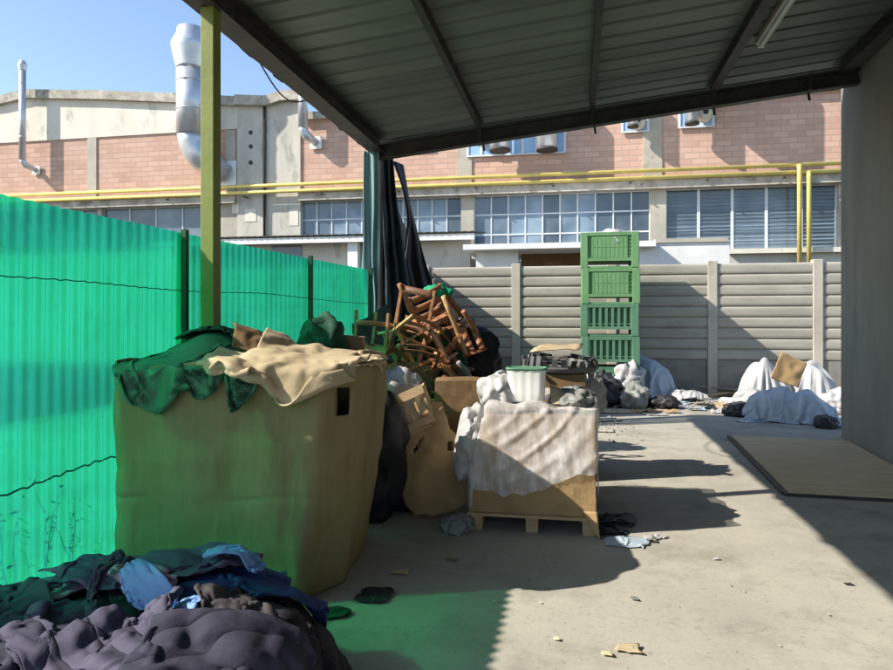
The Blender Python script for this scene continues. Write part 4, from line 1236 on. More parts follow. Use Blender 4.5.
# wooden crate with slats above it
cr = thing("slatted_crate", "tilted wooden crate with open slats on the pile left of the brown carton", "crate", tuple(PD(412, 430, 6.2)))
q0 = PD(391, 441, 5.95); ux = (RT*0.92+Vector((0, 0, 0.42))).normalized(); uz = (Vector((0, 0, 0.92))-RT*0.36+FW*0.15).normalized(); uyv = ux.cross(uz)*-1
for a in (0.0, 0.30):
    pass
for b0, b1 in ((0.0, 0.07), (0.26, 0.34)):
    MB().bar(q0+uz*((b0+b1)/2), q0+uz*((b0+b1)/2)+ux*0.42, 0.02, b1-b0, up=tuple(uz)).build("slat", MT['wood'], cr)
for b0, b1 in ((0.0, 0.07), (0.26, 0.34)):
    MB().bar(q0+FW*0.34+uz*((b0+b1)/2), q0+FW*0.34+uz*((b0+b1)/2)+ux*0.42, 0.02, b1-b0, up=tuple(uz)).build("slat", MT['wood'], cr)
for a in (0.015, 0.11, 0.21, 0.31, 0.405):
    MB().bar(q0+ux*a+FW*0.02, q0+ux*a+uz*0.33+FW*0.02, 0.03, 0.02, up=tuple(ux)).build("upright", MT['wood'], cr)
for a in (0.0, 0.42):
    MB().bar(q0+ux*a+uz*0.17+FW*0.02, q0+ux*a+uz*0.17+FW*0.33, 0.02, 0.30, up=tuple(uz)).build("end_panel", MT['wood'], cr)
MB().bar(q0+ux*0.21+FW*0.02-uz*0.01, q0+ux*0.21+FW*0.34-uz*0.01, 0.40, 0.012, up=tuple(uz)).build("base", MT['wood'], cr)

def carton(label, lo, hi, rot, mat, seed, flaps=True, group=None):
    c = Vector(((lo[0]+hi[0])/2, (lo[1]+hi[1])/2, lo[2]))
    t = thing("carton", label, "carton", tuple(c), (0, 0, rot), group)
    hx, hy, hz = (hi[0]-lo[0])/2, (hi[1]-lo[1])/2, hi[2]-lo[2]
    Mx = Matrix.LocRotScale(c, Euler((0, 0, rot)), None)
    mb = crumpled_box((-hx, -hy, 0), (hx, hy, hz), 12, 0.008, seed)
    mb.v = [Mx @ p for p in mb.v]
    mb.build("box_body", mat, t)
    if flaps:
        mb = MB().box((-hx-0.003, -0.03, 0.05), (hx+0.003, 0.03, hz+0.006)); mb.v = [Mx @ p for p in mb.v]; mb.build("tape", MT['ochre'], t)
    return t
p = PD(462, 425, 7.1)
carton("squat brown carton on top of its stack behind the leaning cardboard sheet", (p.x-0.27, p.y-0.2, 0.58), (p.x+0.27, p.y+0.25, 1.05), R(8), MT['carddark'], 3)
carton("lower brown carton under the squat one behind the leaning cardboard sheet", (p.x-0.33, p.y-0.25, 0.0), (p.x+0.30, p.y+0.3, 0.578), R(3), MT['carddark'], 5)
p = PD(415, 470, 6.9)
carton("tall brown carton hidden behind the leaning cardboard sheet", (p.x-0.35, p.y-0.1, 0.0), (p.x+0.2, p.y+0.5, 0.82), R(-5), MT['card'], 7)
p = PD(398, 400, 6.35)
o = blob("plastic_sack", MT['sack'], (p.x, p.y, 0.55), (0.46, 0.5, 0.72), 31, 0.18, 0.08, 6, -0.8); tag(o, "plump white sack between the octabin and the slatted crate", "sack")
p = PD(370, 470, 5.80)
o = blob("plastic_sack", MT['black'], (p.x, p.y, 0.0), (0.62, 0.6, 1.22), 32, 0.2, 0.08, 5, -0.8); tag(o, "tall black sack added to fill the dark gap behind the right edge of the octabin", "sack")  # added bulk: its black fills the shaded gap, its height blocks fence light
p = PD(395, 505, 5.9)
o = blob("plastic_sack", MT['black'], (p.x, p.y+0.25, 0.0), (0.6, 0.5, 0.6), 33, 0.2, 0.08, 5, -0.7); tag(o, "black sack low on the floor behind the leaning cardboard sheet", "sack")
# dome of dark net behind the octabin
p = PD(322, 350, 6.2)
o = blob("net_bundle", MT['net'], (p.x, p.y, 0.83), (0.52, 0.5, 0.98), 41, 0.15, 0.10, 8, -0.7); tag(o, "rounded bundle of dark green net behind the octabin", "net")
p2 = PD(345, 350, 6.4)
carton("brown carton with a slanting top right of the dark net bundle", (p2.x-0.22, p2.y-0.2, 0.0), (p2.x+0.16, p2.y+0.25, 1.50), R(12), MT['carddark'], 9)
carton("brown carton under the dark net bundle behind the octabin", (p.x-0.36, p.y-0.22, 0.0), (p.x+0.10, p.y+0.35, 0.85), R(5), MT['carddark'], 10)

# ================================================================== CHAIR PILE
def make_chair(label, mats, slats, loc, rot, seat_back=0.90, seat=True):
    t = thing("wooden_chair", label, "chair", loc, rot, "broken chairs piled by the tarpaulin")
    w, d, hs = 0.42, 0.40, 0.45
    L = lambda mb, nm, m: _local(mb, nm, m, t)
    for sx in (-1, 1):
        L(MB().bar((sx*w/2, -d/2, 0), (sx*(w/2-0.01), -d/2+0.01, hs), 0.028, 0.028, w2=0.04, h2=0.04), "leg", mats[0])
        L(MB().bar((sx*w/2, d/2+0.05, 0), (sx*(w/2-0.01), d/2-0.005, hs), 0.028, 0.028, w2=0.04, h2=0.04).bar((sx*(w/2-0.01), d/2-0.005, hs-0.01), (sx*(w/2-0.01), d/2+0.10, seat_back), 0.04, 0.04, w2=0.03, h2=0.03), "leg", mats[0])
    L(MB().box((-w/2+0.02, -d/2, hs-0.06), (w/2-0.02, -d/2+0.022, hs-0.006)).box((-w/2+0.02, d/2-0.022, hs-0.06), (w/2-0.02, d/2, hs-0.006)).box((-w/2-0.005, -d/2+0.02, hs-0.06), (-w/2+0.017, d/2-0.02, hs-0.006)).box((w/2-0.017, -d/2+0.02, hs-0.06), (w/2+0.005, d/2-0.02, hs-0.006)), "seat_frame", mats[0])
    if seat: L(MB().box((-w/2-0.01, -d/2-0.02, hs-0.004), (w/2+0.01, d/2+0.01, hs+0.02)), "seat", mats[1])
    for zz in (0.16, 0.24):
        L(MB().bar((-w/2+0.01, -d/2+0.02*0, zz), (w/2-0.01, -d/2, zz), 0.018, 0.018), "stretcher", mats[0])
    for k in range(slats):
        z = seat_back - 0.05 - 0.13*k
        yb_ = d/2 + 0.10*(z-hs)/(seat_back-hs)
        L(MB().grid(lambda u, v, z=z, yb_=yb_: (-w/2+0.02+(w-0.04)*u, yb_+0.02*math.sin(math.pi*u), z-0.04+0.08*v), 8, 2), "back_slat", mats[1])
    return t
def _local(mb, nm, m, t):
    me = mb
    o = MB(); o.v = me.v; o.f = me.f; o.sm = me.sm
    ob = o.build(nm, m, None)
    ob.parent = t
    if nm == "back_slat":
        md = ob.modifiers.new("solid", 'SOLIDIFY'); md.thickness = 0.014
    return ob
O, B_, H_ = MT['chairwood'], MT['chairbrown'], MT['chairgold']
def at(u, v, D): return tuple(PD(u, v, D))
# big support under the pile: a long dark crate and bundled netting
p = PD(430, 420, 8.4)
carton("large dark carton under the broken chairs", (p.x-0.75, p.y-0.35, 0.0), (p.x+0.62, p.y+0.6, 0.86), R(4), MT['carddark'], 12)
def pile(label, mats, slats, u, v, D, rx, ry, rz, seat=True):
    E = Euler((R(rx), R(ry), R(rz)))
    loc = PD(u, v, D) - E.to_matrix() @ Vector((0, 0.02, 0.46))
    return make_chair(label, mats, slats, tuple(loc), tuple(E), seat=seat)
pile("brown backed chair leaning back at the top of the chair pile", (O, B_), 1, 417, 328, 8.1, 8, -12, 172)
pile("orange chair upside down at the left of the chair pile, legs up", (O, B_), 2, 378, 352, 8.0, 178, 6, -14, False)
pile("honey coloured chair on its back in the middle of the chair pile", (H_, O), 3, 405, 352, 7.8, 78, 22, 35, False)
pile("orange chair tipped on its side at the right of the chair pile", (O, O), 3, 444, 342, 8.2, -35, 62, -30, False)
pile("dark chair frame jammed low in the chair pile", (B_, B_), 2, 428, 384, 7.9, 110, -20, 70)
pile("honey coloured chair upside down low at the left of the chair pile", (H_, B_), 3, 392, 372, 7.8, 160, -22, 40, False)
pile("orange chair lying face down at the far right of the chair pile", (O, H_), 2, 458, 374, 8.0, -80, 20, -60, False)
pile("orange chair legs outward in the heart of the chair pile", (O, B_), 3, 424, 352, 7.7, 100, 60, 10, False)
pile("brown chair twisted at the back of the chair pile", (B_, O), 3, 442, 335, 8.5, 30, 40, 60)
pile("orange chair without a seat leaning low at the front of the chair pile", (O, O), 3, 446, 376, 7.6, 60, 30, 120, False)
pile("dark red brown chair on its side at the far left of the chair pile", (B_, O), 2, 372, 370, 8.3, 85, 50, -40)
pile("dark red brown chair with its seat facing the camera low in the chair pile", (B_, B_), 2, 414, 380, 7.6, 75, 10, 15)
pile("orange chair standing askew behind the top chair of the pile", (O, O), 3, 432, 318, 8.6, -15, 25, 200)
sticks = [((355, 322), (407, 329), 7.7, 'chairwood', "long orange stick across the left of the chair pile"), ((443, 296), (466, 354), 7.6, 'chairgold', "thick honey coloured stick slanting down the right of the chair pile"),
          ((463, 311), (476, 332), 7.9, 'chairwood', "short orange stick at the right end of the chair pile"), ((436, 352), (446, 372), 7.5, 'chairgold', "honey coloured stick stub low in the chair pile"),
          ((458, 362), (474, 384), 7.5, 'greyplastic', "pale grey stick low at the right of the chair pile"), ((399, 284), (413, 316), 7.9, 'chairwood', "orange stick rising at the top of the chair pile"),
          ((398, 345), (408, 362), 7.6, 'chairwood', "short orange stick in the left of the chair pile")]
for (u0, v0), (u1, v1), D, m, lb in sticks:
    a = PD(u0, v0, D); b = PD(u1, v1, D+0.15)
    mb = MB(); mid = (a+b)/2 + Vector((0.0, 0.01, 0.015))
    mb.tube([a, a.lerp(mid, 0.6), mid, mid.lerp(b, 0.5), b], [0.026, 0.03, 0.029, 0.03, 0.024], 10)
    o = mb.build("wooden_stick", MT[m], origin=tuple((a+b)/2)); tag(o, lb, "stick")
F5 = Field(-3.0, 7.0, 0.0, 10.0, 0.04, 0.0)
o = blob("net_bundle", MT['net'], at(430, 402, 8.5), (0.8, 0.7, 0.95), 43, 0.2, 0.10, 7, -0.8); tag(o, "dark green net stuffed between the broken chairs", "net")
o = blob("net_bundle", MT['brightgreen'], at(437, 297, 8.4), (0.34, 0.3, 0.17), 44, 0.25, 0.12, 7, -0.6); tag(o, "bright green rag on top of the chair pile", "rag")
o = blob("plastic_sack", MT['black'], at(468, 400, 8.8), (0.9, 0.7, 1.0), 45, 0.2, 0.08, 6, -0.8); tag(o, "black sack behind the right end of the chair pile", "sack")

# ================================================================== HANGING TARPAULIN at the corner
def drape_strip(label, mat, P0, P1, z0, z1, zb, folds, amp, seed, flare=0.0, n=70, skew=0.0):
    P0 = Vector(P0); P1 = Vector(P1)
    d = (P1-P0); nrm = Vector((d.y, -d.x)).normalized()
    def fn(u, v):
        q = P0 + d*u
        zt = z0 + (z1-z0)*u
        z = zt + (zb-zt)*v
        w = amp*(0.35+0.65*v)*math.sin(folds*2*math.pi*u + 2.2*nz3((u*3, v*2, 0), 1, seed)) + amp*0.8*nz3((u*5, v*2.5, 0), 1.0, seed+2)*(0.3+v)
        w += flare*v*v
        q = q + nrm*w + d.normalized()*(0.10*nz3((u*3, v*3, 5), 1, seed+3)*v + skew*v)
        return (q.x, q.y, z + 0.05*nz3((u*9, 0, 0), 1, seed)*(v if v > .99 else 0))
    o = MB().grid(fn, n, 40).build("tarpaulin", mat, origin=(P0.x, P0.y, zb), solid=0.006)
    return tag(o, label, "tarpaulin", "tarpaulin strips hanging from the canopy corner")
zc = zroof(-2.9)-0.25
drape_strip("grey teal cloth strip hung down the canopy corner post", MT['teal'], (-3.06, 9.66), (-2.84, 9.70), zc, zc, 1.2, 2.0, 0.035, 3)
def gathered(label, mat, lx, rx, zt, zb, y, folds, amp, seed):
    """cloth gathered at the top and flaring as it falls; lx and rx give its two edges by height share v"""
    def fn(u, v):
        a_, b_ = lx(v), rx(v)
        x = a_+(b_-a_)*u
        w = amp*(0.3+v)*math.sin(folds*2*math.pi*u + 1.5*nz3((u*2, v*1.5, 0), 1, seed)) + amp*0.6*nz3((u*6, v*3, 0), 1, seed+1)
        return (x + 0.02*nz3((u*4, v*6, 1), 1, seed+2), y(u) + w, zt+(zb-zt)*v + 0.10*nz3((u*5, 0, 0), 1, seed)*(v > 0.98))
    o = MB().grid(fn, 70, 44).build("tarpaulin", mat, origin=(lx(0.5), y(0), zb), solid=0.006)
    return tag(o, label, "tarpaulin", "tarpaulin strips hanging from the canopy corner")
gathered("dark blue drape gathered at the canopy corner and flaring down over the chair pile", MT['navy'], lambda v: -2.93+0.06*v, lambda v: -2.76+0.34*v+0.25*v*v, zc, 0.7, lambda u: 9.98+0.25*u, 3.0, 0.07, 5)
gathered("black drape at the right of the dark blue one, widest at the bottom", MT['black'], lambda v: -2.80+0.16*math.sin(min(1, v*2.2)*3.14)+0.3*v, lambda v: -2.70+0.62*v+0.42*v*v, zc, 0.7, lambda u: 10.3+0.3*u, 2.5, 0.06, 9)
drape_strip("black tarpaulin running back from the corner to the concrete fence", MT['black'], (-3.05, 10.6), (-3.52, 15.74), 3.98, 2.97, 0.3, 1.6, 0.05, 7, flare=0.06)
o = sheet("net_sheet", MT['net'], [(-2.86, 8.55, 1.62), (-2.70, 9.75, 1.95), (-2.45, 9.5, 1.0), (-2.62, 8.3, 0.95)], 20, 20, 0.07, 2.5, 5, 0.006, origin=(-2.7, 9, 1.0), ragged=0.15); tag(o, "dark green net hanging at the end of the green fence", "net")

# ================================================================== STACK OF FIVE GREEN BINS
def make_bin(kind, h):
    """open plastic fruit bin; kind 'a' smooth ribbed panel, kind 'b' slotted panel"""
    m = MT['bin_a'] if kind == 'a' else MT['bin_b']
    W, D_ = 1.16, 1.0
    t = thing("plastic_bin", "x", "bin", (0, 0, 0), (0, 0, 0), "green plastic bins stacked at the concrete fence")
    pc = 0.15
    for sx in (-1, 1):
        for sy in (-1, 1):
            x0, x1 = sorted((sx*W/2, sx*(W/2-pc))); y0, y1 = sorted((sy*D_/2, sy*(D_/2-pc)))
            mb = MB().box((x0, y0, 0.0), (x1, y1, h-0.004)); _l(mb, "corner_post", m, t, 0.012)
    wall_z0, wall_z1 = 0.14, h-0.005
    for side in range(4):
        half = W/2-pc if side % 2 == 0 else D_/2-pc
        dep = D_/2 if side % 2 == 0 else W/2
        mb = MB()
        def bx(x0, x1, z0, z1, y0, y1): mb.box((x0, -dep+y0, z0), (x1, -dep+y1, z1), rot=Matrix.Rotation(side*math.pi/2, 3, 'Z'))
        bx(-half, half, wall_z1-0.07, wall_z1, 0.005, 0.05)
        bx(-half, half, wall_z0, wall_z0+0.06, 0.005, 0.05)
        if kind == 'a':
            bx(-half, half, wall_z0+0.06, wall_z1-0.07, 0.045, 0.075)
            bx(-half+0.07, half-0.07, wall_z0+0.065, wall_z1-0.085, 0.016, 0.044)
            k = 9
            for i in range(k):
                x = -half+0.09 + (2*half-0.18)*i/(k-1)
                bx(x-0.008, x+0.008, wall_z0+0.085, wall_z1-0.11, 0.012, 0.0155)
            bx(-half+0.09, half-0.09, (wall_z0+wall_z1)/2-0.012, (wall_z0+wall_z1)/2+0.012, 0.011, 0.0155)
            for i in range(6):
                z = wall_z0+0.09 + (wall_z1-wall_z0-0.22)*i/5
                for s in (-1, 1): bx(s*(half-0.035)-0.02, s*(half-0.035)+0.02, z-0.02, z+0.02, 0.03, 0.0445)
        else:
            k = 7
            for i in range(k+1):
                x = -half + 2*half*i/k
                bx(max(x-0.026, -half), min(x+0.026, half), wall_z0+0.06, wall_z1-0.07, 0.012, 0.05)
            bx(-half, half, wall_z0+0.10, wall_z0+0.12, 0.02, 0.045)
            bx(-half, half, wall_z0+0.06, wall_z1-0.07, 0.075, 0.09)
        _l(mb, "side_panel", m, t)
    mb = MB().box((-W/2+0.02, -D_/2+0.02, 0.145), (W/2-0.02, D_/2-0.02, 0.165)); _l(mb, "base", m, t)
    for y in (-D_/2+0.02, -0.06, D_/2-0.14):
        mb = MB().box((-W/2+pc-0.03, y+0.004, 0.0), (W/2-pc+0.03, y+0.116, 0.035)); _l(mb, "runner", m, t)
    return t
def _l(mb, nm, m, t, bevel=None):
    o = MB(); o.v = mb.v; o.f = mb.f; o.sm = mb.sm
    ob = o.build(nm, m, None, bevel=bevel); ob.parent = t
    return ob
def copy_tree(o, **kw):
    c = o.copy(); col.objects.link(c)
    for ch in o.children:
        d = ch.copy(); col.objects.link(d); d.parent = c
    return c
ba = make_bin('a', 0.73); bb = make_bin('b', 0.66)
bx_, by_ = 0.66, 14.85
b1 = copy_tree(bb); b2 = copy_tree(bb); a1 = copy_tree(ba)
for o, z, r, dx, lb in ((bb, 0.02, 0.0, 0.0, "lowest slotted green bin, at the foot of the stack behind the sacks"), (b1, 0.68, 0.4, 0.008, "second slotted green bin from the bottom of the stack"),
                        (b2, 1.34, -0.5, -0.006, "topmost of the slotted green bins, right under the smooth sided ones"), (ba, 2.0, 0.5, 0.01, "lower of the two smooth sided green bins in the stack"),
                        (a1, 2.73, -0.3, -0.004, "topmost smooth sided green bin crowning the stack")):
    o.location = (bx_+dx, by_, z); o.rotation_euler = (0, 0, R(r)); o["label"] = lb
o = blob("plastic_sack", MT['sack'], (bx_+0.1, by_-0.2, 3.20), (0.8, 0.5, 0.36), 61, 0.25, 0.12, 7, -0.6); tag(o, "white plastic bag peeping over the rim of the topmost bin", "bag")

# ================================================================== BLACK TRAYS ON A CARTON behind the pallet
p = PD(560, 402, 7.3)
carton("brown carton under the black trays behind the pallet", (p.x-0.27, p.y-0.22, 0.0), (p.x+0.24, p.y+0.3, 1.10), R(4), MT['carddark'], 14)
tr = thing("plastic_tray", "black slotted round tray of loose bars on the carton behind the pallet", "tray", (p.x, p.y, 1.11))
c = Vector((p.x, p.y+0.05, 1.115))
MB().grid(lambda u, v: c+Vector(((0.36+0.04*v)*math.cos(6.28319*u), (0.30+0.03*v)*math.sin(6.28319*u), 0.06*v)), 40, 3).build("rim", MT['greyp'], tr, solid=0.02)
MB().grid(lambda u, v: c+Vector((0.36*v*math.cos(6.28319*u), 0.30*v*math.sin(6.28319*u), 0.005)), 40, 3).build("tray_floor", MT['darkplastic'], tr, solid=0.01)
rb = random.Random(9)
for k in range(26):
    a = 2*math.pi*k/26
    q = c+Vector((0.385*math.cos(a), 0.32*math.sin(a), 0.05))
    e = q+Vector((0.05*math.cos(a)*rb.uniform(-1, 1), 0.04*math.sin(a), rb.uniform(0.07, 0.13)))
    MB().bar(q, e, 0.055, 0.018, up=(math.cos(a), math.sin(a), 0)).build("bar", MT['greyp'] if k % 3 else MT['darkplastic'], tr)
for k in range(9):
    q = c+Vector((rb.uniform(-0.22, 0.22), rb.uniform(-0.18, 0.18), 0.02+0.02*k)); a = rb.uniform(0, 3.14)
    MB().bar(q-Vector((math.cos(a), math.sin(a), 0))*0.2, q+Vector((math.cos(a), math.sin(a), 0.08))*0.2, 0.05, 0.02).build("bar", MT['darkplastic'], tr)
o = blob("plastic_sack", MT['sack'], tuple(PD(588, 415, 7.8))[:2]+(0.55,), (0.36, 0.35, 0.62), 62, 0.2, 0.09, 7, -0.7); tag(o, "white bag right of the carton with the black trays", "bag")
pb = PD(577, 430, 7.8)
carton("low brown carton carrying the white bag behind the pallet", (pb.x-0.18, pb.y-0.2, 0), (pb.x+0.2, pb.y+0.25, 0.55), R(-6), MT['carddark'], 16)
# pale plank end resting over the tray
o = sheet("cardboard_scrap", MT['cardlight'], [PD(530, 351, 7.15), PD(580, 349, 7.15), PD(583, 343, 7.5), PD(540, 346, 7.5)], 8, 5, 0.02, 5, 4, 0.012); tag(o, "pale yellowish board lying over the black trays", "board")

# ================================================================== SACKS AND RUBBISH at the foot of the bins
def gp_(u, v): 
    p = PG(u, v); return p
heap = [
    ("plastic_sack", 'sack', (626, 402), (0.62, 0.6, 1.10), 72, "white sack standing up against the front of the bins"),
    ("plastic_sack", 'darkplastic', (606, 406), (0.60, 0.55, 0.72), 73, "black plastic sack left of the foot of the bins"),
    ("plastic_sack", 'greyplastic', (634, 407), (0.75, 0.55, 0.50), 74, "grey bag in front of the pale blue sack"),
    ("plastic_sack", 'darkplastic', (664, 408), (0.55, 0.5, 0.26), 76, "small black bag on the floor in front of the pale blue sack"),
    ("plastic_sack", 'sack', (835, 414), (0.45, 0.5, 0.50), 83, "small white sack squeezed against the plaster wall"),
    ("plastic_sack", 'sack', (750, 409), (0.60, 0.5, 0.42), 84, "low white sack in front of the big white woven sack"),
]
for nm, m, (u, v), sz, sd, lb in heap:
    p = gp_(u, v)
    o = blob(nm, MT[m], (p.x, p.y, 0), sz, sd, 0.26, 0.10, 6, -0.7, rot=sd*0.7, tilt=(0.25*math.sin(sd), 0.25*math.cos(sd*2)), neck=(sz[2] > 0.6)); tag(o, lb, "sack")
def slumped(label, mat, u, v, w, d, h, seed, rot=0.0, spread=0.75, res=46, peaks=2):
    """a half empty sack or sheet slumped over what it holds: limp skin dropped on a hidden mound"""
    p = PG(u, v)
    F = Field(p.x-w-h-0.5, p.y-d-h-0.5, p.x+w+h+0.5, p.y+d+h+0.5, 0.035, 0.0)
    gx = F.x0+F.c*np.arange(F.nx); gy = F.y0+F.c*np.arange(F.ny); X, Y = np.meshgrid(gx-p.x, gy-p.y)
    cr, sr = math.cos(rot), math.sin(rot); A = X*cr+Y*sr; B = -X*sr+Y*cr
    rs = np.random.RandomState(seed)
    r = (np.abs(A/(w/2))**2.4+np.abs(B/(d/2))**2.4)**(1/2.4)
    m = np.clip(1-r**3, 0, 1)**0.45
    for k in range(peaks*4):
        ax, ay = rs.uniform(-0.45, 0.45)*w, rs.uniform(-0.42, 0.42)*d
        m += rs.uniform(-0.25, 0.28)*np.exp(-((A-ax)**2+(B-ay)**2)/(rs.uniform(0.10, 0.17)**2))*(r < 1.0)
    m *= 1-0.25*np.clip(A/(w/2)*rs.choice([-1, 1]), -1, 1)*(r < 1.05)
    F.h = np.maximum(m/m.max(), 0)*h
    cw, cd = w+h*spread*1.75, d+h*spread*1.75
    q = cloth(res, int(res*cd/cw)+2, cw, cd, (p.x, p.y), rot, F, squeeze=(0.66, 0.68), seed=seed, thick=0.012, bend=0.04, lift=0.12, wave=0.09, steps=60, iters=6, fr=0.85)
    o = cloth_obj("plastic_sack", MT[mat], q, 0.005, wrinkle=(0.014, 7.0, seed*0.7))
    return tag(o, label, "sack")
slumped("long pale blue sack lying in front of the heap by the plaster wall", 'bluesack', 790, 421, 1.35, 0.62, 0.56, 85, R(-14), 0.9, 54, 4)
slumped("big white woven sack left in the heap by the plaster wall", 'sack', 766, 404, 0.95, 0.7, 0.95, 81, R(10), 0.95, 52, 3)
slumped("white woven sack at the back right of the heap by the plaster wall", 'sack', 814, 405, 0.75, 0.6, 0.88, 82, R(-20), 0.95, 48, 3)
slumped("bulging pale blue plastic sack right of the foot of the bins", 'bluesack', 651, 399, 0.95, 0.7, 0.95, 71, R(-15), 0.95, 50, 3)
slumped("flat white sheet on the floor right of the pale blue sack at the bins", 'sack', 690, 402, 0.9, 0.5, 0.22, 75, R(5), 0.8, 36)
p = PG(826, 428); o = blob("plastic_bag", MT['darkplastic'], (p.x, p.y, 0), (0.34, 0.3, 0.24), 86, 0.2, 0.08, 6, -0.5); tag(o, "black bag at the right end of the long pale blue sack", "bag")
p = PG(738, 416); o = blob("plastic_bag", MT['darkplastic'], (p.x, p.y, 0), (0.5, 0.4, 0.30), 87, 0.2, 0.08, 6, -0.5); tag(o, "black bag at the left end of the long pale blue sack", "bag")
o = slab("cardboard_sheet", MT['card'], [(0, 0), (0.55, 0), (0.6, 0.5), (0.1, 0.55)], PD(770, 378, 12.6), RT*1+Vector((0, 0, -0.35)), FW*0.25+Vector((0, 0, 1)), 0.01, amp=0.03, seed=5); tag(o, "brown cardboard leaning on the white sacks by the plaster wall", "cardboard")
# planks on the ground
for i, ((u0, v0), (u1, v1), h0, h1, w, m, lb) in enumerate([((668, 396), (738, 391), 0.10, 0.26, 0.16, 'greywood', "long grey plank lying between the two sack heaps"), ((676, 402), (742, 396), 0.05, 0.12, 0.12, 'wood', "pale plank lying in front of the grey plank"), ((700, 396), (748, 398), 0.22, 0.16, 0.20, 'greywood', "short weathered board on top of the long planks")]):
    a = PG(u0, v0); b = PG(u1, v1); a.z = h0; b.z = h1
    o = MB().bar(a, b, w, 0.035).build("plank", MT[m], origin=tuple((a+b)/2)); tag(o, lb, "plank")
# flattened cardboard on the ground
flat = [((612, 412), 0.75, 0.45, 'cardlight', 10, "flattened pale cardboard in front of the black sack at the bins"), ((648, 412), 0.55, 0.35, 'card', 60, "flattened brown cardboard in front of the grey bag"), ((604, 420), 0.5, 0.35, 'greyplastic', 30, "grey rag on the floor near the pallet's back"), ((676, 407), 0.6, 0.4, 'sack', -20, "spread white film on the floor by the bins"), ((714, 404), 0.8, 0.4, 'cardlight', 15, "pale cardboard sheet on the floor by the planks"), ((735, 401), 0.5, 0.4, 'card', -30, "brown cardboard piece on the floor beside the left white sack"), ((600, 431), 0.4, 0.3, 'rubble', 0, "crumbled grey rag right behind the wrapped carton"), ((655, 415), 0.4, 0.22, 'sack', 5, "little white film piece in front of the brown cardboard")]
for i, ((u, v), w, h, m, r, lb) in enumerate(flat):
    p = PG(u, v)
    F6 = Field(p.x-1, p.y-1, p.x+1, p.y+1, 0.04, 0.0)
    rr_ = cloth(20, 14, w, h, (p.x, p.y), R(r), F6, squeeze=(0.8, 0.8), seed=90+i, thick=0.012, bend=0.5, lift=0.1, wave=0.06, steps=45)
    o = cloth_obj("cardboard_scrap" if 'card' in m else "film_scrap", MT[m], rr_, 0.008); tag(o, lb, "scrap")
# more scraps strewn before the sacks
rb = random.Random(23)
for k in range(16):
    u = rb.uniform(602, 742); v = rb.gauss(406, 5)
    if v < 398: v = 398 + rb.uniform(0, 6)
    p = PG(u, v); s = rb.uniform(0.10, 0.24)
    o = sheet("rubbish_scrap", MT[rb.choice(['sack', 'card', 'cardlight', 'greyplastic', 'black', 'bluesack', 'card'])], [p+Vector((-s, -s*0.6, 0.03)), p+Vector((s, -s*0.7, 0.04)), p+Vector((s*0.9, s*0.7, 0.07)), p+Vector((-s*0.7, s*0.6, 0.05))], 10, 10, 0.045, 9, 60+k, 0.004, origin=tuple(p), ragged=0.3)
    tag(o, "small crumpled scrap among the rubbish strewn in front of the sacks", "scrap", "scraps strewn in front of the sacks")
# rubble crumbs near the bins and sacks
rb = random.Random(11)
mb = MB()
for k in range(420):
    if k % 3: u = rb.uniform(585, 745); v = rb.gauss(405, 7)
    else: u = rb.uniform(596, 640); v = rb.gauss(428, 8)
    if v < 394: continue
    p = PG(u, v); s = abs(rb.gauss(0, 0.02))+0.008
    q = [Vector((rb.uniform(-1, 1), rb.uniform(-1, 1), rb.uniform(-0.2, 1)))*s for _ in range(4)]
    mb.add([p+Vector((0, 0, s*0.2))+x for x in q], [(0, 1, 2), (0, 2, 3), (0, 3, 1), (1, 3, 2)])
o = mb.build("rubble", MT['rubble']); tag(o, "crumbs of rubble strewn in front of the sacks", "rubble", kind="stuff")

# ================================================================== PLYWOOD SHEET on the floor at the right, with dark edge strips
a, b, c_, d = PG(727, 436), PG(776, 494), Vector((3.46, 7.0, 0)), Vector((3.60, 10.1, 0))
a.z = b.z = 0
ply = thing("plywood_sheet", "ochre plywood sheet lying on the floor beside the plaster wall", "plywood", tuple((a+b+c_+d)/4))
a2, b2, c2, d2 = Vector((2.16, 10.35, 0)), Vector((1.98, 7.02, 0)), Vector((3.38, 6.95, 0)), Vector((3.60, 10.15, 0))
def plyfn(z):
    return [q+Vector((0, 0, z)) for q in (a2, b2, c2, d2)]
lo_, hi_ = plyfn(0.012), plyfn(0.034)
MB().add(lo_+hi_, [(0,1,2,3)[::-1], (4,5,6,7), (0,1,5,4), (1,2,6,5), (2,3,7,6), (3,0,4,7)]).build("board", MT['ochre'], ply)
MB().bar(b2+Vector((-0.06, -0.035, 0.018)), c2+Vector((0.0, -0.035, 0.014)), 0.03, 0.02).build("edge_strip", MT['dsteel'], ply)
MB().bar(a2+Vector((-0.05, 0.0, 0.018)), b2+Vector((-0.05, 0.0, 0.014)), 0.045, 0.02).build("edge_strip", MT['dsteel'], ply)
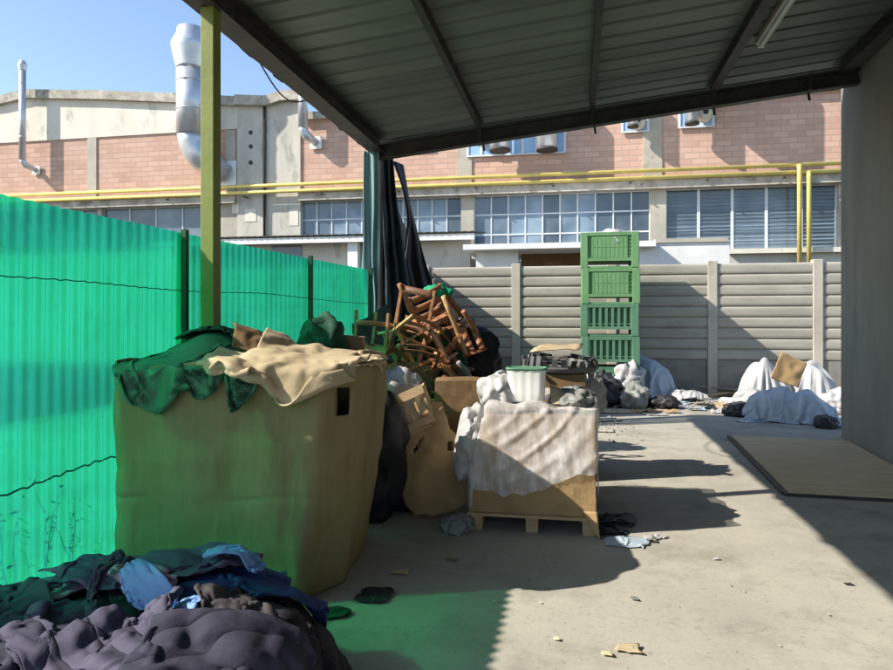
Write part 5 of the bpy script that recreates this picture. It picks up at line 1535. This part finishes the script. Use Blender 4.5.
# small litter on the sunny floor
for i, (u, v, s, m, lb) in enumerate([(628, 650, 0.075, 'cardlight', "small torn paper scrap on the sunlit floor near the camera"), (606, 655, 0.035, 'ochre', "tiny brown leaf on the sunlit floor near the paper scrap"), (848, 585, 0.03, 'dsteel', "dark pebble at the edge of the canopy shadow"), (634, 600, 0.03, 'greyplastic', "tiny grey scrap in the middle of the sunlit floor"), (400, 573, 0.07, 'ochre', "small brown scrap in the shade right of the octabin"), (452, 560, 0.05, 'card', "tiny cardboard chip in the shade in front of the pallet"), (716, 560, 0.022, 'sack', "tiny white chip on the sunlit floor"), (556, 640, 0.022, 'ochre', "tiny brown chip on the sunlit floor left of the paper scrap")]):
    p = PG(u, v); 
    o = sheet("litter_scrap", MT[m], [p+Vector((-s, -s*0.5, 0.01)), p+Vector((s, -s*0.7, 0.012)), p+Vector((s*0.8, s*0.7, 0.015)), p+Vector((-s*0.7, s*0.6, 0.012))], 6, 6, 0.008, 12, i, 0.002, origin=tuple(p), ragged=0.3); tag(o, lb, "litter")


rb = random.Random(77)
mb = MB()
for k in range(380):
    x = rb.uniform(-1.2, 3.4); y = rb.uniform(2.6, 13.5); s = abs(rb.gauss(0, 0.006))+0.003
    q = [Vector((rb.uniform(-1, 1), rb.uniform(-1, 1), rb.uniform(-0.2, 0.7)))*s for _ in range(4)]
    mb.add([Vector((x, y, 0.004+s*0.2))+v for v in q], [(0, 1, 2), (0, 2, 3), (0, 3, 1), (1, 3, 2)])
o = mb.build("grit", MT['rubble']); tag(o, "fine grit scattered over the concrete floor", "grit", kind="stuff")

# weeds growing behind the green fence: their shade shows through the plastic
def weed(label, x, y, h, seed):
    rw = random.Random(seed)
    t = thing("weed_plant", label, "plant", (x, y, 0), group="weeds behind the green fence")
    st = MB(); lf = MB()
    for k in range(3):
        pts = [Vector((x, y+rw.uniform(-0.05, 0.05), 0))]; d = Vector((rw.uniform(-0.06, 0.06), rw.uniform(-0.25, 0.25), 1)).normalized()
        for i in range(12):
            d = (d + Vector((rw.uniform(-.08, .08), rw.uniform(-.18, .18), 0.05))).normalized(); q = pts[-1]+d*h/12*rw.uniform(0.7, 1.1)
            q.x = min(q.x, x+0.05); pts.append(q)
            if i < 2 or rw.random() < 0.35: continue
            e = Vector((rw.uniform(-0.4, 0.3), rw.uniform(-1, 1), rw.uniform(-0.5, 0.5))).normalized(); L = rw.uniform(0.02, 0.055); w = e.cross(Vector((1, 0, 0.2))).normalized()*L*0.2
            lf.add([q, q+e*L*0.5+w, q+e*L, q+e*L*0.5-w], [(0, 1, 2, 3)])
        st.tube(pts, [0.005*(1-i/15) for i in range(13)], 5)
    st.build("stem", MT['wire'], t); lf.build("foliage", MT['wire'], t)
for i, (y, h, lb) in enumerate([(3.50, 0.66, "tall thin weed behind the green fence nearest the clothes heap"), (4.02, 0.50, "short thin weed behind the green fence beside the octabin"), (3.78, 0.74, "tallest thin weed behind the green fence, between the two others")]):
    weed(lb, fx(y)-0.13, y, h, 70+i)
